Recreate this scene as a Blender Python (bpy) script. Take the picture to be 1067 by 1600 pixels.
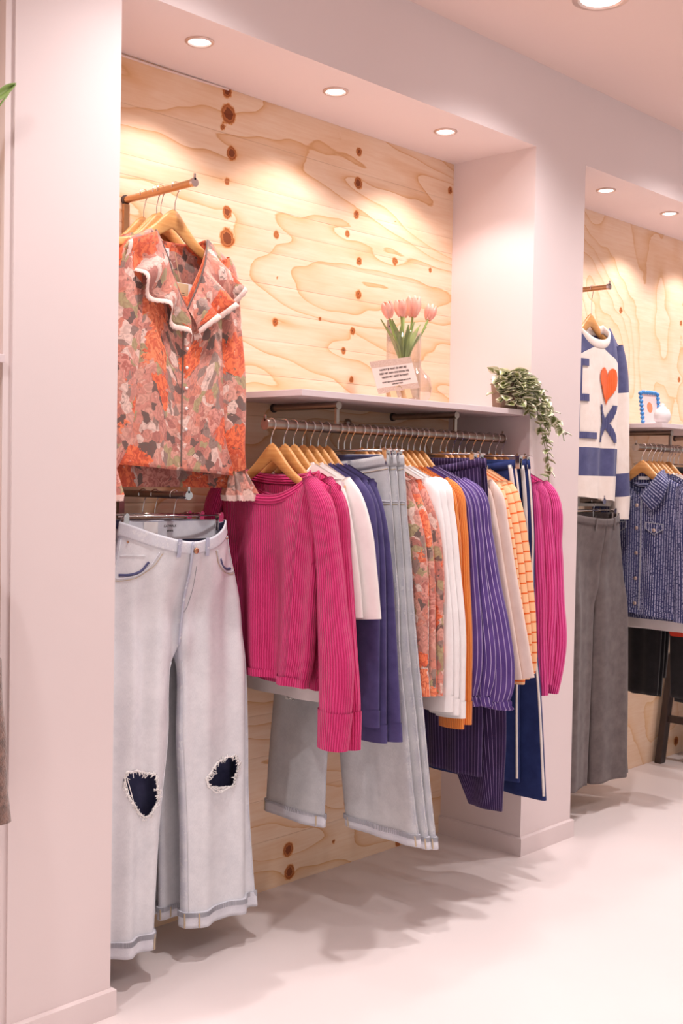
import bpy, math, random
import numpy as np
from mathutils import Vector, Matrix

random.seed(7)
rng = np.random.default_rng(11)
for o in list(bpy.data.objects):
    bpy.data.objects.remove(o, do_unlink=True)
scene = bpy.context.scene
COL = scene.collection
PI = math.pi

# ------------------------------------------------------------------ camera
CAMPOS = Vector((-1.5811, -2.2387, 1.2811))
right = Vector((0.69109791, -0.7225333, 0.01814686))
up = Vector((0.00946934, 0.03415717, 0.99937161))
fwd = Vector((0.72269911, 0.69049179, -0.03044786))
cd = bpy.data.cameras.new('camera')
cam = bpy.data.objects.new('camera', cd)
COL.objects.link(cam)
M = Matrix((right, up, -fwd)).transposed().to_4x4()
M.translation = CAMPOS
cam.matrix_world = M
cd.sensor_fit = 'AUTO'
cd.sensor_width = 36.0
cd.lens = 1801.93 * 36.0 / 1600.0
cd.clip_start = 0.05
scene.camera = cam

# ------------------------------------------------------------------ view + world
vs = scene.view_settings
vs.view_transform = 'Standard'
vs.look = 'None'
vs.gamma = 1.0
vs.use_curve_mapping = False
vs.exposure = 0.30
scene.display_settings.display_device = 'sRGB'

world = bpy.data.worlds.new('world')
scene.world = world
world.use_nodes = True
bg = world.node_tree.nodes['Background']
bg.inputs['Color'].default_value = (1.0, 0.955, 0.935, 1)
WORLD_STRENGTH = 0.42
bg.inputs['Strength'].default_value = WORLD_STRENGTH

NICHE_LAMP_W = 8.0
NICHE_LAMP_COL = (1.0, 0.90, 0.88)
ROOM_LAMP_W = 58.0
ROOM_LAMP_COL = (1.0, 0.95, 0.945)

# ------------------------------------------------------------------ dimensions
H = 2.4            # niche height
HC = 2.6785        # ceiling
D = 0.3485         # niche depth
X2, X3 = 1.674, 1.9825
X4 = X3 + 1.674
RY = 0.075         # hanging rail distance from wall face
RZ = 1.42

# ------------------------------------------------------------------ helpers
def lin(c):
    return tuple(((v/255)/12.92 if v/255 <= 0.04045 else ((v/255+0.055)/1.055)**2.4) for v in c) + (1.0,)

def tag(o, label=None, cat=None, group=None, kind=None):
    if label: o['label'] = label
    if cat: o['category'] = cat
    if group: o['group'] = group
    if kind: o['kind'] = kind
    return o

def empty(name, loc, rz=0.0):
    o = bpy.data.objects.new(name, None)
    o.empty_display_size = 0.05
    o.location = loc
    o.rotation_euler = (0, 0, rz)
    COL.objects.link(o)
    return o

def thing(name, label, cat, loc, rz=0.0, group=None):
    return tag(empty(name, loc, rz), label, cat, group)

class MB:
    """collects geometry, builds one mesh object"""
    def __init__(s):
        s.v = []; s.f = []; s.uv = []; s.n = 0; s.has_uv = False; s.mi = []
    def add(s, verts, faces, uvs=None, mi=0):
        verts = np.asarray(verts, float).reshape(-1, 3)
        off = s.n
        s.v.append(verts); s.n += len(verts)
        for k, f in enumerate(faces):
            s.f.append([i+off for i in f])
            s.mi.append(mi)
            if uvs is not None:
                s.uv.append(uvs[k]); s.has_uv = True
            else:
                s.uv.append([(0.0, 0.0)]*len(f))
        return s
    def box(s, lo, hi):
        x0, y0, z0 = lo; x1, y1, z1 = hi
        v = [(x0,y0,z0),(x1,y0,z0),(x1,y1,z0),(x0,y1,z0),(x0,y0,z1),(x1,y0,z1),(x1,y1,z1),(x0,y1,z1)]
        f = [(0,3,2,1),(4,5,6,7),(0,1,5,4),(1,2,6,5),(2,3,7,6),(3,0,4,7)]
        return s.add(v, f)
    def obox(s, c, ax, ay, az):
        """oriented box: centre + three half-axis vectors"""
        c, ax, ay, az = (np.array(q, float) for q in (c, ax, ay, az))
        v = [c+i*ax+j*ay+k*az for k in (-1, 1) for j in (-1, 1) for i in (-1, 1)]
        f = [(0,2,3,1),(4,5,7,6),(0,1,5,4),(1,3,7,5),(3,2,6,7),(2,0,4,6)]
        return s.add(v, f)
    def tube(s, pts, r, n=8, cap=True, flat=None):
        pts = np.asarray(pts, float)
        m = len(pts)
        r = np.broadcast_to(np.asarray(r, float), (m,))
        T = np.gradient(pts, axis=0)
        T /= np.linalg.norm(T, axis=1)[:, None] + 1e-12
        ref = np.array([0, 0, 1.0]) if abs(T[0][2]) < 0.9 else np.array([1.0, 0, 0])
        N = np.cross(T[0], ref); N /= np.linalg.norm(N)
        V = []
        for i in range(m):
            N = N - T[i]*(N @ T[i]); N /= np.linalg.norm(N)+1e-12
            B = np.cross(T[i], N)
            a = np.arange(n)*2*PI/n
            V.append(pts[i] + r[i]*(np.cos(a)[:, None]*N + np.sin(a)[:, None]*B))
        V = np.concatenate(V)
        F = []
        for i in range(m-1):
            for j in range(n):
                k = (j+1) % n
                F.append((i*n+j, i*n+k, (i+1)*n+k, (i+1)*n+j))
        if cap:
            F.append(tuple(range(n-1, -1, -1)))
            F.append(tuple((m-1)*n+j for j in range(n)))
        return s.add(V, F)
    def cyl(s, a, b, r, n=20):
        return s.tube([a, b], r, n)
    def lathe(s, prof, n=24, c=(0, 0, 0), axis='z'):
        prof = np.asarray(prof, float)
        a = np.arange(n)*2*PI/n
        V = []
        for (r, z) in prof:
            if axis == 'z':
                V += [(c[0]+r*math.cos(t), c[1]+r*math.sin(t), c[2]+z) for t in a]
            else:   # along y
                V += [(c[0]+r*math.cos(t), c[1]+z, c[2]+r*math.sin(t)) for t in a]
        F = []
        for i in range(len(prof)-1):
            for j in range(n):
                k = (j+1) % n
                F.append((i*n+j, i*n+k, (i+1)*n+k, (i+1)*n+j))
        return s.add(V, F)
    def grid(s, P, UV=None, closed=False, skip=None, flip=False, mi=0):
        """P (nv,nu,3). closed: wraps in u. UV (nv,nu(+1),2)"""
        nv, nu = P.shape[:2]
        F = []; U = [] if UV is not None else None
        for i in range(nv-1):
            for j in range(nu if closed else nu-1):
                k = (j+1) % nu
                if skip is not None and skip[i, j]:
                    continue
                q = (i*nu+j, i*nu+k, (i+1)*nu+k, (i+1)*nu+j)
                F.append(q[::-1] if flip else q)
                if UV is not None:
                    w = [tuple(UV[i, j]), tuple(UV[i, j+1]), tuple(UV[i+1, j+1]), tuple(UV[i+1, j])]
                    U.append(w[::-1] if flip else w)
        return s.add(P.reshape(-1, 3), F, U, mi)
    def build(s, name, mat, parent=None, smooth=False, attrs=None, rel=True, bevel=0.0, solid=0.0, solid_off=0, autosmooth=None):
        V = np.concatenate(s.v) if s.v else np.zeros((0, 3))
        if parent is not None and rel:
            # verts given in the local frame of the root but with absolute z
            root = parent
            z = root.location.z
            if root.parent is not None:
                z = root.parent.location.z
            V = V.copy(); V[:, 2] -= z
        me = bpy.data.meshes.new(name)
        me.from_pydata(V.tolist(), [], s.f)
        if s.has_uv:
            ul = me.uv_layers.new(name='UVMap')
            flat = [c for f in s.uv for p in f for c in p]
            ul.data.foreach_set('uv', flat)
        mats = mat if isinstance(mat, (list, tuple)) else [mat]
        for m in mats: me.materials.append(m)
        if len(mats) > 1:
            me.polygons.foreach_set('material_index', s.mi)
        if smooth:
            me.polygons.foreach_set('use_smooth', [True]*len(me.polygons))
            if autosmooth:
                me.set_sharp_from_angle(angle=math.radians(autosmooth))
        if attrs:
            for k, a in attrs.items():
                at = me.attributes.new(k, 'FLOAT', 'POINT')
                at.data.foreach_set('value', np.asarray(a, np.float32).ravel())
        me.update()
        o = bpy.data.objects.new(name, me)
        COL.objects.link(o)
        if parent is not None: o.parent = parent
        if bevel:
            b = o.modifiers.new('bevel', 'BEVEL'); b.width = bevel; b.segments = 2; b.limit_method = 'ANGLE'
        if solid:
            b = o.modifiers.new('thickness', 'SOLIDIFY'); b.thickness = solid; b.offset = -1.0
            if solid_off: b.material_offset = solid_off; b.material_offset_rim = 0
        return o

def smooth_pts(pts, n):
    """Catmull-Rom resample to n points"""
    P = np.asarray(pts, float)
    m = len(P)
    if m == 2:
        t = np.linspace(0, 1, n)[:, None]
        return P[0]*(1-t)+P[1]*t
    d = np.concatenate([[0], np.cumsum(np.linalg.norm(np.diff(P[:, :3] if P.shape[1] > 3 else P, axis=0), axis=1)+1e-9)])
    tt = np.linspace(0, d[-1], n)
    G = np.zeros_like(P)
    for k in range(P.shape[1]):
        G[:, k] = np.gradient(P[:, k], d)
    out = np.zeros((n, P.shape[1]))
    idx = np.clip(np.searchsorted(d, tt, side='right')-1, 0, m-2)
    h = d[idx+1]-d[idx]; s = ((tt-d[idx])/h)[:, None]; h = h[:, None]
    out = (2*s**3-3*s**2+1)*P[idx]+(s**3-2*s**2+s)*h*G[idx]+(-2*s**3+3*s**2)*P[idx+1]+(s**3-s**2)*h*G[idx+1]
    return out

def interp(x, xs, ys):
    o = np.argsort(xs)
    return np.interp(x, np.asarray(xs, float)[o], np.asarray(ys, float)[o])

def sstep(a, b, x):
    t = np.clip((x-a)/(b-a), 0, 1)
    return t*t*(3-2*t)

# ------------------------------------------------------------------ materials
class NT:
    def __init__(s, name):
        s.m = bpy.data.materials.new(name); s.m.use_nodes = True
        s.t = s.m.node_tree; s.n = s.t.nodes; s.l = s.t.links
        s.b = s.n['Principled BSDF']
    def new(s, typ, **kw):
        nd = s.n.new(typ)
        for k, v in kw.items(): setattr(nd, k, v)
        return nd
    def link(s, a, b): s.l.new(a, b); return b
    def put(s, val, sock):
        if hasattr(val, 'links') or hasattr(val, 'is_linked'): s.l.new(val, sock)
        else: sock.default_value = val
    def math(s, op, a, b=None, c=None, clamp=False):
        nd = s.new('ShaderNodeMath', operation=op, use_clamp=clamp)
        s.put(a, nd.inputs[0])
        if b is not None: s.put(b, nd.inputs[1])
        if c is not None: s.put(c, nd.inputs[2])
        return nd.outputs[0]
    def mix(s, fac, a, b, blend='MIX'):
        nd = s.new('ShaderNodeMix', data_type='RGBA', blend_type=blend)
        s.put(fac, nd.inputs[0]); s.put(a, nd.inputs[6]); s.put(b, nd.inputs[7])
        return nd.outputs[2]
    def ramp(s, fac, stops, interp='LINEAR'):
        nd = s.new('ShaderNodeValToRGB'); cr = nd.color_ramp; cr.interpolation = interp
        while len(cr.elements) > 1: cr.elements.remove(cr.elements[-1])
        cr.elements[0].position = stops[0][0]; cr.elements[0].color = stops[0][1]
        for p, c in stops[1:]:
            e = cr.elements.new(p); e.color = c
        s.put(fac, nd.inputs[0])
        return nd.outputs[0]
    def coord(s, which='Object', scale=None, rot=None):
        tc = s.new('ShaderNodeTexCoord').outputs[which]
        if scale is None: return tc
        mp = s.new('ShaderNodeMapping'); s.l.new(tc, mp.inputs[0])
        mp.inputs['Scale'].default_value = scale
        if rot: mp.inputs['Rotation'].default_value = rot
        return mp.outputs[0]
    def noise(s, vec, scale, detail=3, rough=0.5, dist=0.0, out=0):
        nd = s.new('ShaderNodeTexNoise'); s.l.new(vec, nd.inputs['Vector'])
        nd.inputs['Scale'].default_value = scale; nd.inputs['Detail'].default_value = detail
        nd.inputs['Roughness'].default_value = rough; nd.inputs['Distortion'].default_value = dist
        return nd.outputs[out]
    def voro(s, vec, scale, feature='F1', rand=1.0):
        nd = s.new('ShaderNodeTexVoronoi', feature=feature); s.l.new(vec, nd.inputs['Vector'])
        nd.inputs['Scale'].default_value = scale; nd.inputs['Randomness'].default_value = rand
        return nd
    def sep(s, vec):
        nd = s.new('ShaderNodeSeparateXYZ'); s.l.new(vec, nd.inputs[0]); return nd.outputs
    def comb(s, x=0.0, y=0.0, z=0.0):
        nd = s.new('ShaderNodeCombineXYZ')
        for v, i in zip((x, y, z), nd.inputs): s.put(v, i)
        return nd.outputs[0]
    def bump(s, h, strength=0.3, dist=0.002):
        nd = s.new('ShaderNodeBump'); nd.inputs['Strength'].default_value = strength
        nd.inputs['Distance'].default_value = dist
        s.l.new(h, nd.inputs['Height']); s.l.new(nd.outputs[0], s.b.inputs['Normal'])
    def base(s, c): s.put(c, s.b.inputs['Base Color'])
    def set(s, **kw):
        for k, v in kw.items(): s.b.inputs[k].default_value = v
        return s

def m_plain(name, rgb, rough=0.6, metal=0.0, var=0.06, nscale=8.0, bump=0.0, bscale=200.0, sheen=0.0, spec=0.5):
    t = NT(name); co = t.coord('Object')
    c = lin(rgb)
    n = t.noise(co, nscale, 3)
    dk = tuple(v*(1-var) for v in c[:3])+(1,); lt = tuple(min(1, v*(1+var)) for v in c[:3])+(1,)
    t.base(t.ramp(n, [(0.3, dk), (0.7, lt)]))
    t.set(Roughness=rough, Metallic=metal)
    t.b.inputs['Specular IOR Level'].default_value = spec
    if sheen:
        t.b.inputs['Sheen Weight'].default_value = sheen
        t.b.inputs['Sheen Roughness'].default_value = 0.6
    if bump: t.bump(t.noise(co, bscale, 2), bump, 0.002)
    return t.m

def m_fabric(name, rgb, rgb2=None, rough=0.85, weave=900.0, bump=0.15, sheen=0.15):
    t = NT(name); uv = t.coord('UV'); ob = t.coord('Object')
    c1 = lin(rgb); c2 = lin(rgb2) if rgb2 else tuple(v*0.86 for v in c1[:3])+(1,)
    n = t.noise(ob, 26.0, 4, 0.6)
    f = t.noise(uv, weave, 1)
    k = t.math('ADD', t.math('MULTIPLY', n, 0.65), t.math('MULTIPLY', f, 0.35))
    t.base(t.ramp(k, [(0.33, c2), (0.66, c1)]))
    t.set(Roughness=rough); t.b.inputs['Specular IOR Level'].default_value = 0.2
    t.b.inputs['Sheen Weight'].default_value = sheen
    t.bump(f, bump, 0.001)
    return t.m

def m_rib(name, rgb, rgb2, pitch=0.006, bump=0.8, fuzz=0.25, horizontal=False):
    t = NT(name); uv = t.coord('UV'); ob = t.coord('Object')
    x, y, z = t.sep(uv)
    co = y if horizontal else x
    wob = t.math('MULTIPLY', t.math('SUBTRACT', t.noise(uv, 22.0, 2), 0.5), 0.004)
    co = t.math('ADD', co, wob)
    w = t.math('SINE', t.math('MULTIPLY', co, 2*PI/pitch))
    w01 = t.math('MULTIPLY_ADD', w, 0.5, 0.5)
    n = t.noise(ob, 14.0, 3); f = t.noise(uv, 420.0, 2)
    k = t.math('ADD', t.math('MULTIPLY', w01, 0.45), t.math('ADD', t.math('MULTIPLY', n, 0.3), t.math('MULTIPLY', f, 0.3)))
    t.base(t.ramp(k, [(0.2, lin(rgb2)), (0.75, lin(rgb))]))  # rib grooves take the darker colour, shade painted into the knit
    t.set(Roughness=0.9); t.b.inputs['Specular IOR Level'].default_value = 0.15
    t.b.inputs['Sheen Weight'].default_value = fuzz; t.b.inputs['Sheen Roughness'].default_value = 0.5
    t.bump(t.math('ADD', w01, t.math('MULTIPLY', f, 0.5)), bump, 0.003)
    return t.m

def m_stripes(name, rgb, line, pitch, width, axis='u', fuzz=0.1, tilt=0.0, broken=0.0, base2=None):
    t = NT(name); uv = t.coord('UV'); ob = t.coord('Object')
    x, y, z = t.sep(uv)
    co = x if axis == 'u' else y
    if tilt: co = t.math('ADD', co, t.math('MULTIPLY', y if axis == 'u' else x, tilt))
    fr = t.math('FRACT', t.math('DIVIDE', co, pitch))
    m = t.math('LESS_THAN', fr, width/pitch)
    if broken:
        m = t.math('MULTIPLY', m, t.math('GREATER_THAN', t.noise(uv, broken, 2, 0.7), 0.47))
    c1 = lin(rgb); c2 = lin(base2) if base2 else tuple(v*0.8 for v in c1[:3])+(1,)
    n = t.noise(ob, 18.0, 3); f = t.noise(uv, 700.0, 1)
    bc = t.ramp(t.math('ADD', t.math('MULTIPLY', n, 0.6), t.math('MULTIPLY', f, 0.4)), [(0.35, c2), (0.65, c1)])
    t.base(t.mix(m, bc, lin(line)))
    t.set(Roughness=0.85); t.b.inputs['Specular IOR Level'].default_value = 0.2
    t.b.inputs['Sheen Weight'].default_value = fuzz
    t.bump(f, 0.15, 0.001)
    return t.m

def m_denim(name, pale, mid, blue):
    t = NT(name); uv = t.coord('UV'); ob = t.coord('Object')
    at = t.new('ShaderNodeAttribute', attribute_name='edge').outputs['Fac']
    n1 = t.noise(ob, 9.0, 4, 0.6)
    st = t.new('ShaderNodeMapping'); t.l.new(uv, st.inputs[0]); st.inputs['Scale'].default_value = (900, 160, 1)
    f = t.noise(st.outputs[0], 1.0, 2)
    n3 = t.noise(ob, 55.0, 4, 0.7)
    k = t.math('ADD', t.math('MULTIPLY', n1, 0.5), t.math('ADD', t.math('MULTIPLY', f, 0.3), t.math('MULTIPLY', n3, 0.25)))
    c = t.ramp(k, [(0.3, lin(mid)), (0.62, lin(pale))])
    e = t.math('MULTIPLY', at, t.math('MULTIPLY', t.math('GREATER_THAN', n3, 0.42), t.math('MULTIPLY_ADD', n1, 0.7, 0.25)), clamp=True)
    t.base(t.mix(e, c, lin(blue)))
    t.set(Roughness=0.85); t.b.inputs['Specular IOR Level'].default_value = 0.2
    t.bump(f, 0.2, 0.001)
    return t.m

def m_floral(name, dull=1.0):
    t = NT(name); uv = t.coord('UV')
    def warp(src, scale, amt, det=3):
        w = t.noise(src, scale, det, 0.6, out=1)
        v = t.new('ShaderNodeVectorMath', operation='MULTIPLY_ADD')
        t.l.new(w, v.inputs[0]); v.inputs[1].default_value = (amt, amt, 0.0); t.l.new(src, v.inputs[2])
        return v.outputs[0]
    P = warp(warp(uv, 14.0, 0.05), 70.0, 0.012)
    def d(c): return lin(tuple(int(q*dull) for q in c))
    # ground of small blossoms and leaves
    vb = t.voro(P, 40.0); rb = t.sep(vb.outputs['Color'])
    small = t.ramp(rb[0], [(0.0, d((216,146,132))), (0.17, d((150,130,122))), (0.25, d((226,166,150))), (0.42, d((188,118,108))), (0.54, d((176,164,122))), (0.63, d((240,210,198))), (0.75, d((220,138,118))), (0.90, d((92,82,80)))], 'CONSTANT')
    pet = t.math('SINE', t.math('ADD', t.math('MULTIPLY', vb.outputs['Distance'], 16.0), t.math('MULTIPLY', t.noise(P, 85.0, 3, 0.6), 12.0)))
    small = t.mix(t.math('MULTIPLY', t.math('MULTIPLY_ADD', pet, 0.5, 0.5), 0.6), small, t.mix(0.55, small, d((120, 62, 56))))
    # big roses, petals as warped rings
    va = t.voro(P, 8.2, rand=0.9); ra = t.sep(va.outputs['Color'])
    sw = t.noise(P, 32.0, 3, 0.6)
    ring = t.math('SINE', t.math('ADD', t.math('MULTIPLY', va.outputs['Distance'], 26.0), t.math('MULTIPLY', sw, 30.0)))
    r01 = t.math('MULTIPLY_ADD', ring, 0.5, 0.5)
    lo = t.ramp(ra[1], [(0.0, d((200,58,28))), (0.44, d((172,88,80))), (0.66, d((206,76,44))), (0.86, d((116,104,102)))], 'CONSTANT')
    hi = t.ramp(ra[1], [(0.0, d((252,124,70))), (0.44, d((230,160,146))), (0.66, d((250,146,98))), (0.86, d((236,222,216)))], 'CONSTANT')
    rose = t.mix(t.math('MULTIPLY_ADD', t.math('POWER', r01, 0.8), 0.85, 0.08), lo, hi)
    edge = t.math('ADD', va.outputs['Distance'], t.math('MULTIPLY', t.noise(P, 26.0, 3, 0.65), 0.5))
    mask = t.math('MULTIPLY', t.math('LESS_THAN', edge, 0.76), t.math('GREATER_THAN', ra[2], 0.12))
    col = t.mix(mask, small, rose)
    # grey-black sprigs
    vs_ = t.noise(P, 46.0, 4, 0.7)
    col = t.mix(t.math('MULTIPLY', t.math('GREATER_THAN', vs_, 0.62), 0.7), col, d((84, 74, 72)))
    col = t.mix(t.math('MULTIPLY', t.math('LESS_THAN', vs_, 0.36), 0.6), col, d((242, 208, 192)))
    col = t.mix(0.10, col, d((240, 190, 172)))
    t.base(col)
    t.set(Roughness=0.75); t.b.inputs['Specular IOR Level'].default_value = 0.3
    t.b.inputs['Sheen Weight'].default_value = 0.1
    return t.m

def m_plywood(name, pale, tan, ring, mult=1.0):
    t = NT(name); ob = t.coord('Object')
    h = t.new('ShaderNodeAttribute', attribute_name='h').outputs['Fac']
    kn = t.new('ShaderNodeAttribute', attribute_name='k').outputs['Fac']
    st = t.new('ShaderNodeMapping'); t.l.new(ob, st.inputs[0]); st.inputs['Scale'].default_value = (6, 6, 90)
    fine = t.noise(st.outputs[0], 1.0, 4, 0.65)
    st2 = t.new('ShaderNodeMapping'); t.l.new(ob, st2.inputs[0]); st2.inputs['Scale'].default_value = (2.2, 2.2, 9)
    broad = t.noise(st2.outputs[0], 1.0, 4, 0.6, 0.6)
    hh = t.math('ADD', h, t.math('ADD', t.math('MULTIPLY', fine, 0.05), t.math('MULTIPLY', broad, 0.25)))
    fr = t.math('FRACT', hh)
    c = t.ramp(fr, [(0.0, lin(pale)), (0.55, lin(pale)), (0.84, tuple(0.55*a+0.45*b for a, b in zip(lin(pale), lin(tan)))), (0.95, lin(tan)), (0.972, lin(ring)), (0.985, lin(tan)), (1.0, lin(pale))])
    fc = t.ramp(fine, [(0.3, lin((236, 210, 176))), (0.6, (1, 1, 1, 1))])
    c = t.mix(0.35, c, fc, 'MULTIPLY')
    c = t.mix(t.math('MULTIPLY', t.math('SUBTRACT', broad, 0.42, clamp=True), 1.6, clamp=True), c, lin(tan))
    kf = t.math('ADD', kn, t.math('MULTIPLY', t.math('SUBTRACT', t.noise(ob, 90.0, 3), 0.5), 0.5))
    kc = t.ramp(kf, [(0.45, (1, 1, 1, 1)), (0.62, lin((232, 186, 132))), (0.72, lin((172, 112, 70))), (1.0, lin((206, 148, 100))), (1.25, lin((138, 84, 52)))])
    c = t.mix(t.math('MULTIPLY', t.math('GREATER_THAN', kn, 0.04), 1.0), c, kc, 'MULTIPLY')
    t.base(c)
    t.set(Roughness=0.55); t.b.inputs['Specular IOR Level'].default_value = 0.3
    t.bump(fine, 0.08, 0.002)
    return t.m

def m_emit(name, col, strength):
    t = NT(name)
    t.b.inputs['Base Color'].default_value = (1, 1, 1, 1)
    t.b.inputs['Emission Color'].default_value = col + (1,)
    t.b.inputs['Emission Strength'].default_value = strength
    return t.m

def m_wood(name, a, b, scale=(4, 60, 60), rough=0.4):
    t = NT(name); co = t.coord('Object', scale)
    n = t.noise(co, 1.0, 4, 0.6, 0.5)
    t.base(t.ramp(n, [(0.3, lin(a)), (0.7, lin(b))]))
    t.set(Roughness=rough)
    t.b.inputs['Coat Weight'].default_value = 0.15
    return t.m

MAT = {}
MAT['wall'] = m_plain('wall_paint', (233, 218, 217), 0.75, var=0.012, nscale=2.0, bump=0.05, bscale=350, spec=0.25)
MAT['ceiling'] = m_plain('ceiling_paint', (234, 210, 202), 0.8, var=0.01, nscale=2.0, bump=0.03, spec=0.2)
MAT['floor'] = m_plain('floor_screed', (237, 225, 223), 0.42, var=0.025, nscale=1.6, bump=0.02, bscale=60, spec=0.35)
MAT['ply'] = m_plywood('pine_plywood', (245, 215, 189), (231, 184, 140), (218, 164, 116))
MAT['ply2'] = m_plywood('pale_birch_plywood', (245, 215, 190), (234, 192, 150), (228, 180, 136))
MAT['shelf'] = m_plain('shelf_laminate', (228, 212, 214), 0.5, var=0.01)
MAT['steel'] = m_plain('brushed_steel', (176, 160, 150), 0.32, 1.0, 0.05, 60)
MAT['chrome'] = m_plain('chrome', (225, 220, 220), 0.12, 1.0, 0.02)
MAT['hanger'] = m_wood('hanger_wood', (206, 140, 78), (230, 172, 106), (5, 70, 70), 0.38)
MAT['dark_wood'] = m_wood('dark_stained_wood', (44, 32, 30), (66, 50, 46), (40, 40, 6), 0.5)
MAT['pink'] = m_rib('pink_rib_knit', (242, 74, 142), (190, 24, 90), 0.0068, 0.9, 0.15)  # darker pink is the shaded tone of the knit, painted into the ribs
MAT['pink2'] = m_rib('bright_pink_rib_knit', (246, 96, 170), (200, 36, 112), 0.0085, 0.9, 0.15)
MAT['white'] = m_fabric('white_jersey', (246, 238, 236), (236, 226, 224))
MAT['sweat'] = m_fabric('white_sweat', (250, 246, 246), (240, 234, 234))
MAT['indigo'] = m_fabric('indigo_jersey', (84, 76, 126), (66, 58, 104))
MAT['orange'] = m_rib('orange_rib_knit', (255, 160, 86), (232, 122, 50), 0.006, 0.7, 0.2)
MAT['purple'] = m_stripes('purple_pinstripe', (96, 72, 140), (196, 178, 216), 0.0135, 0.0016, 'u', base2=(76, 54, 118))
MAT['purple_h'] = m_stripes('purple_pinstripe_yoke', (104, 80, 150), (204, 188, 222), 0.0135, 0.0016, 'v', base2=(84, 62, 128))
MAT['purple_dk'] = m_stripes('dark_plum_pinstripe', (58, 40, 82), (150, 128, 176), 0.0125, 0.0012, 'u', base2=(44, 28, 66))
MAT['cream'] = m_fabric('blush_jersey', (240, 218, 208), (230, 204, 194))
MAT['peach'] = m_stripes('peach_stripe_knit', (252, 206, 162), (232, 110, 52), 0.031, 0.0048, 'v', base2=(246, 192, 146))
MAT['navy'] = m_fabric('navy_crepe', (44, 58, 112), (34, 44, 92), sheen=0.05)
MAT['stripe_white'] = m_fabric('cream_tape', (244, 234, 228))
MAT['denim'] = m_denim('bleached_denim', (232, 232, 236), (204, 205, 211), (112, 118, 164))
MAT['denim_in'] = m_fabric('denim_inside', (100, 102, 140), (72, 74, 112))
MAT['denim_grey'] = m_denim('grey_denim', (214, 214, 216), (184, 184, 188), (120, 124, 150))
MAT['cuff'] = m_fabric('pale_denim_cuff', (230, 230, 236), (210, 210, 220), weave=500)
MAT['stitch'] = m_plain('stitch_thread', (196, 176, 150), 0.8)
MAT['stitch_grey'] = m_plain('grey_stitch_thread', (176, 176, 184), 0.8)
MAT['fray'] = m_plain('frayed_cotton', (250, 246, 244), 0.9)
MAT['copper'] = m_plain('copper_button', (190, 140, 110), 0.35, 0.8)
MAT['paper'] = m_plain('paper_label', (246, 240, 238), 0.7, var=0.01)
MAT['kraft'] = m_plain('kraft_card', (214, 178, 138), 0.8)
MAT['ink'] = m_plain('dark_ink', (74, 60, 58), 0.8)
MAT['floral'] = m_floral('floral_chiffon')
MAT['floral_in'] = m_floral('floral_chiffon_inside', 0.92)
MAT['lace'] = m_plain('cotton_lace', (244, 214, 204), 0.9, var=0.1, nscale=120, bump=0.5, bscale=500)
MAT['navy_knit'] = m_fabric('navy_knit', (94, 96, 138), (74, 76, 116), weave=600, bump=0.35)
MAT['ecru'] = m_fabric('ecru_knit', (246, 234, 226), (236, 222, 212), weave=600, bump=0.35)
MAT['heart'] = m_fabric('orange_knit_print', (244, 112, 56), (232, 96, 42), weave=600, bump=0.35)
MAT['grey_wool'] = m_fabric('grey_wool', (116, 106, 104), (90, 80, 80), weave=700, bump=0.4)
MAT['jacket'] = m_stripes('flecked_denim', (66, 70, 112), (176, 176, 204), 0.011, 0.0046, 'u', broken=170.0, base2=(50, 52, 92))
MAT['black_velvet'] = m_fabric('black_velvet', (34, 32, 36), (16, 14, 18), sheen=0.4)
MAT['red'] = m_fabric('red_jersey', (220, 70, 50))
MAT['fur'] = m_plain('brown_fur', (116, 84, 72), 0.95, var=0.45, nscale=90, bump=1.0, bscale=260, sheen=0.5)
MAT['label_grey'] = m_fabric('taupe_neck', (150, 132, 122), (128, 110, 102))
MAT['lamp_ring'] = m_plain('lamp_ring', (214, 190, 180), 0.35, 0.6)
MAT['lens'] = m_emit('lamp_lens', (1.0, 0.97, 0.98), 6.0)
MAT['sand'] = m_plain('taupe_pot', (150, 124, 108), 0.7)
MAT['bluebead'] = m_plain('blue_lacquer', (70, 140, 206), 0.25)
MAT['rose_paper'] = m_plain('rose_print', (240, 208, 206), 0.6)
MAT['orange_paint'] = m_plain('orange_print', (240, 140, 100), 0.6)
MAT['ceramic'] = m_plain('white_ceramic', (240, 234, 234), 0.3)
MAT['stem'] = m_plain('tulip_stem', (150, 170, 90), 0.5, var=0.15)
MAT['tulip_leaf'] = m_plain('tulip_leaf', (140, 160, 96), 0.5, var=0.2, nscale=20)
t = NT('tulip_petal'); z = t.sep(t.coord('Object'))
t.base(t.ramp(t.noise(t.coord('Object', (60, 60, 14)), 1.0, 3), [(0.3, lin((240, 150, 132))), (0.65, lin((252, 190, 170)))]))
t.set(Roughness=0.5); t.b.inputs['Subsurface Weight'].default_value = 0.1
MAT['petal'] = t.m
t = NT('variegated_leaf'); uv = t.coord('UV'); u_, v_, w_ = t.sep(uv)
e = t.math('ADD', t.math('ABSOLUTE', t.math('SUBTRACT', u_, 0.5)), t.math('MULTIPLY', t.math('SUBTRACT', t.noise(uv, 6.0, 3), 0.5), 0.5))
t.base(t.ramp(e, [(0.10, lin((134, 142, 88))), (0.22, lin((178, 184, 134))), (0.32, lin((236, 232, 210)))]))
t.set(Roughness=0.5)
MAT['leaf'] = t.m
t = NT('clear_glass')
tr = t.new('ShaderNodeBsdfTransparent'); tr.inputs[0].default_value = (0.975, 0.965, 0.96, 1)
gl = t.new('ShaderNodeBsdfGlossy'); gl.inputs['Roughness'].default_value = 0.03
lw = t.new('ShaderNodeLayerWeight'); lw.inputs['Blend'].default_value = 0.25
mx = t.new('ShaderNodeMixShader')
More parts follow.
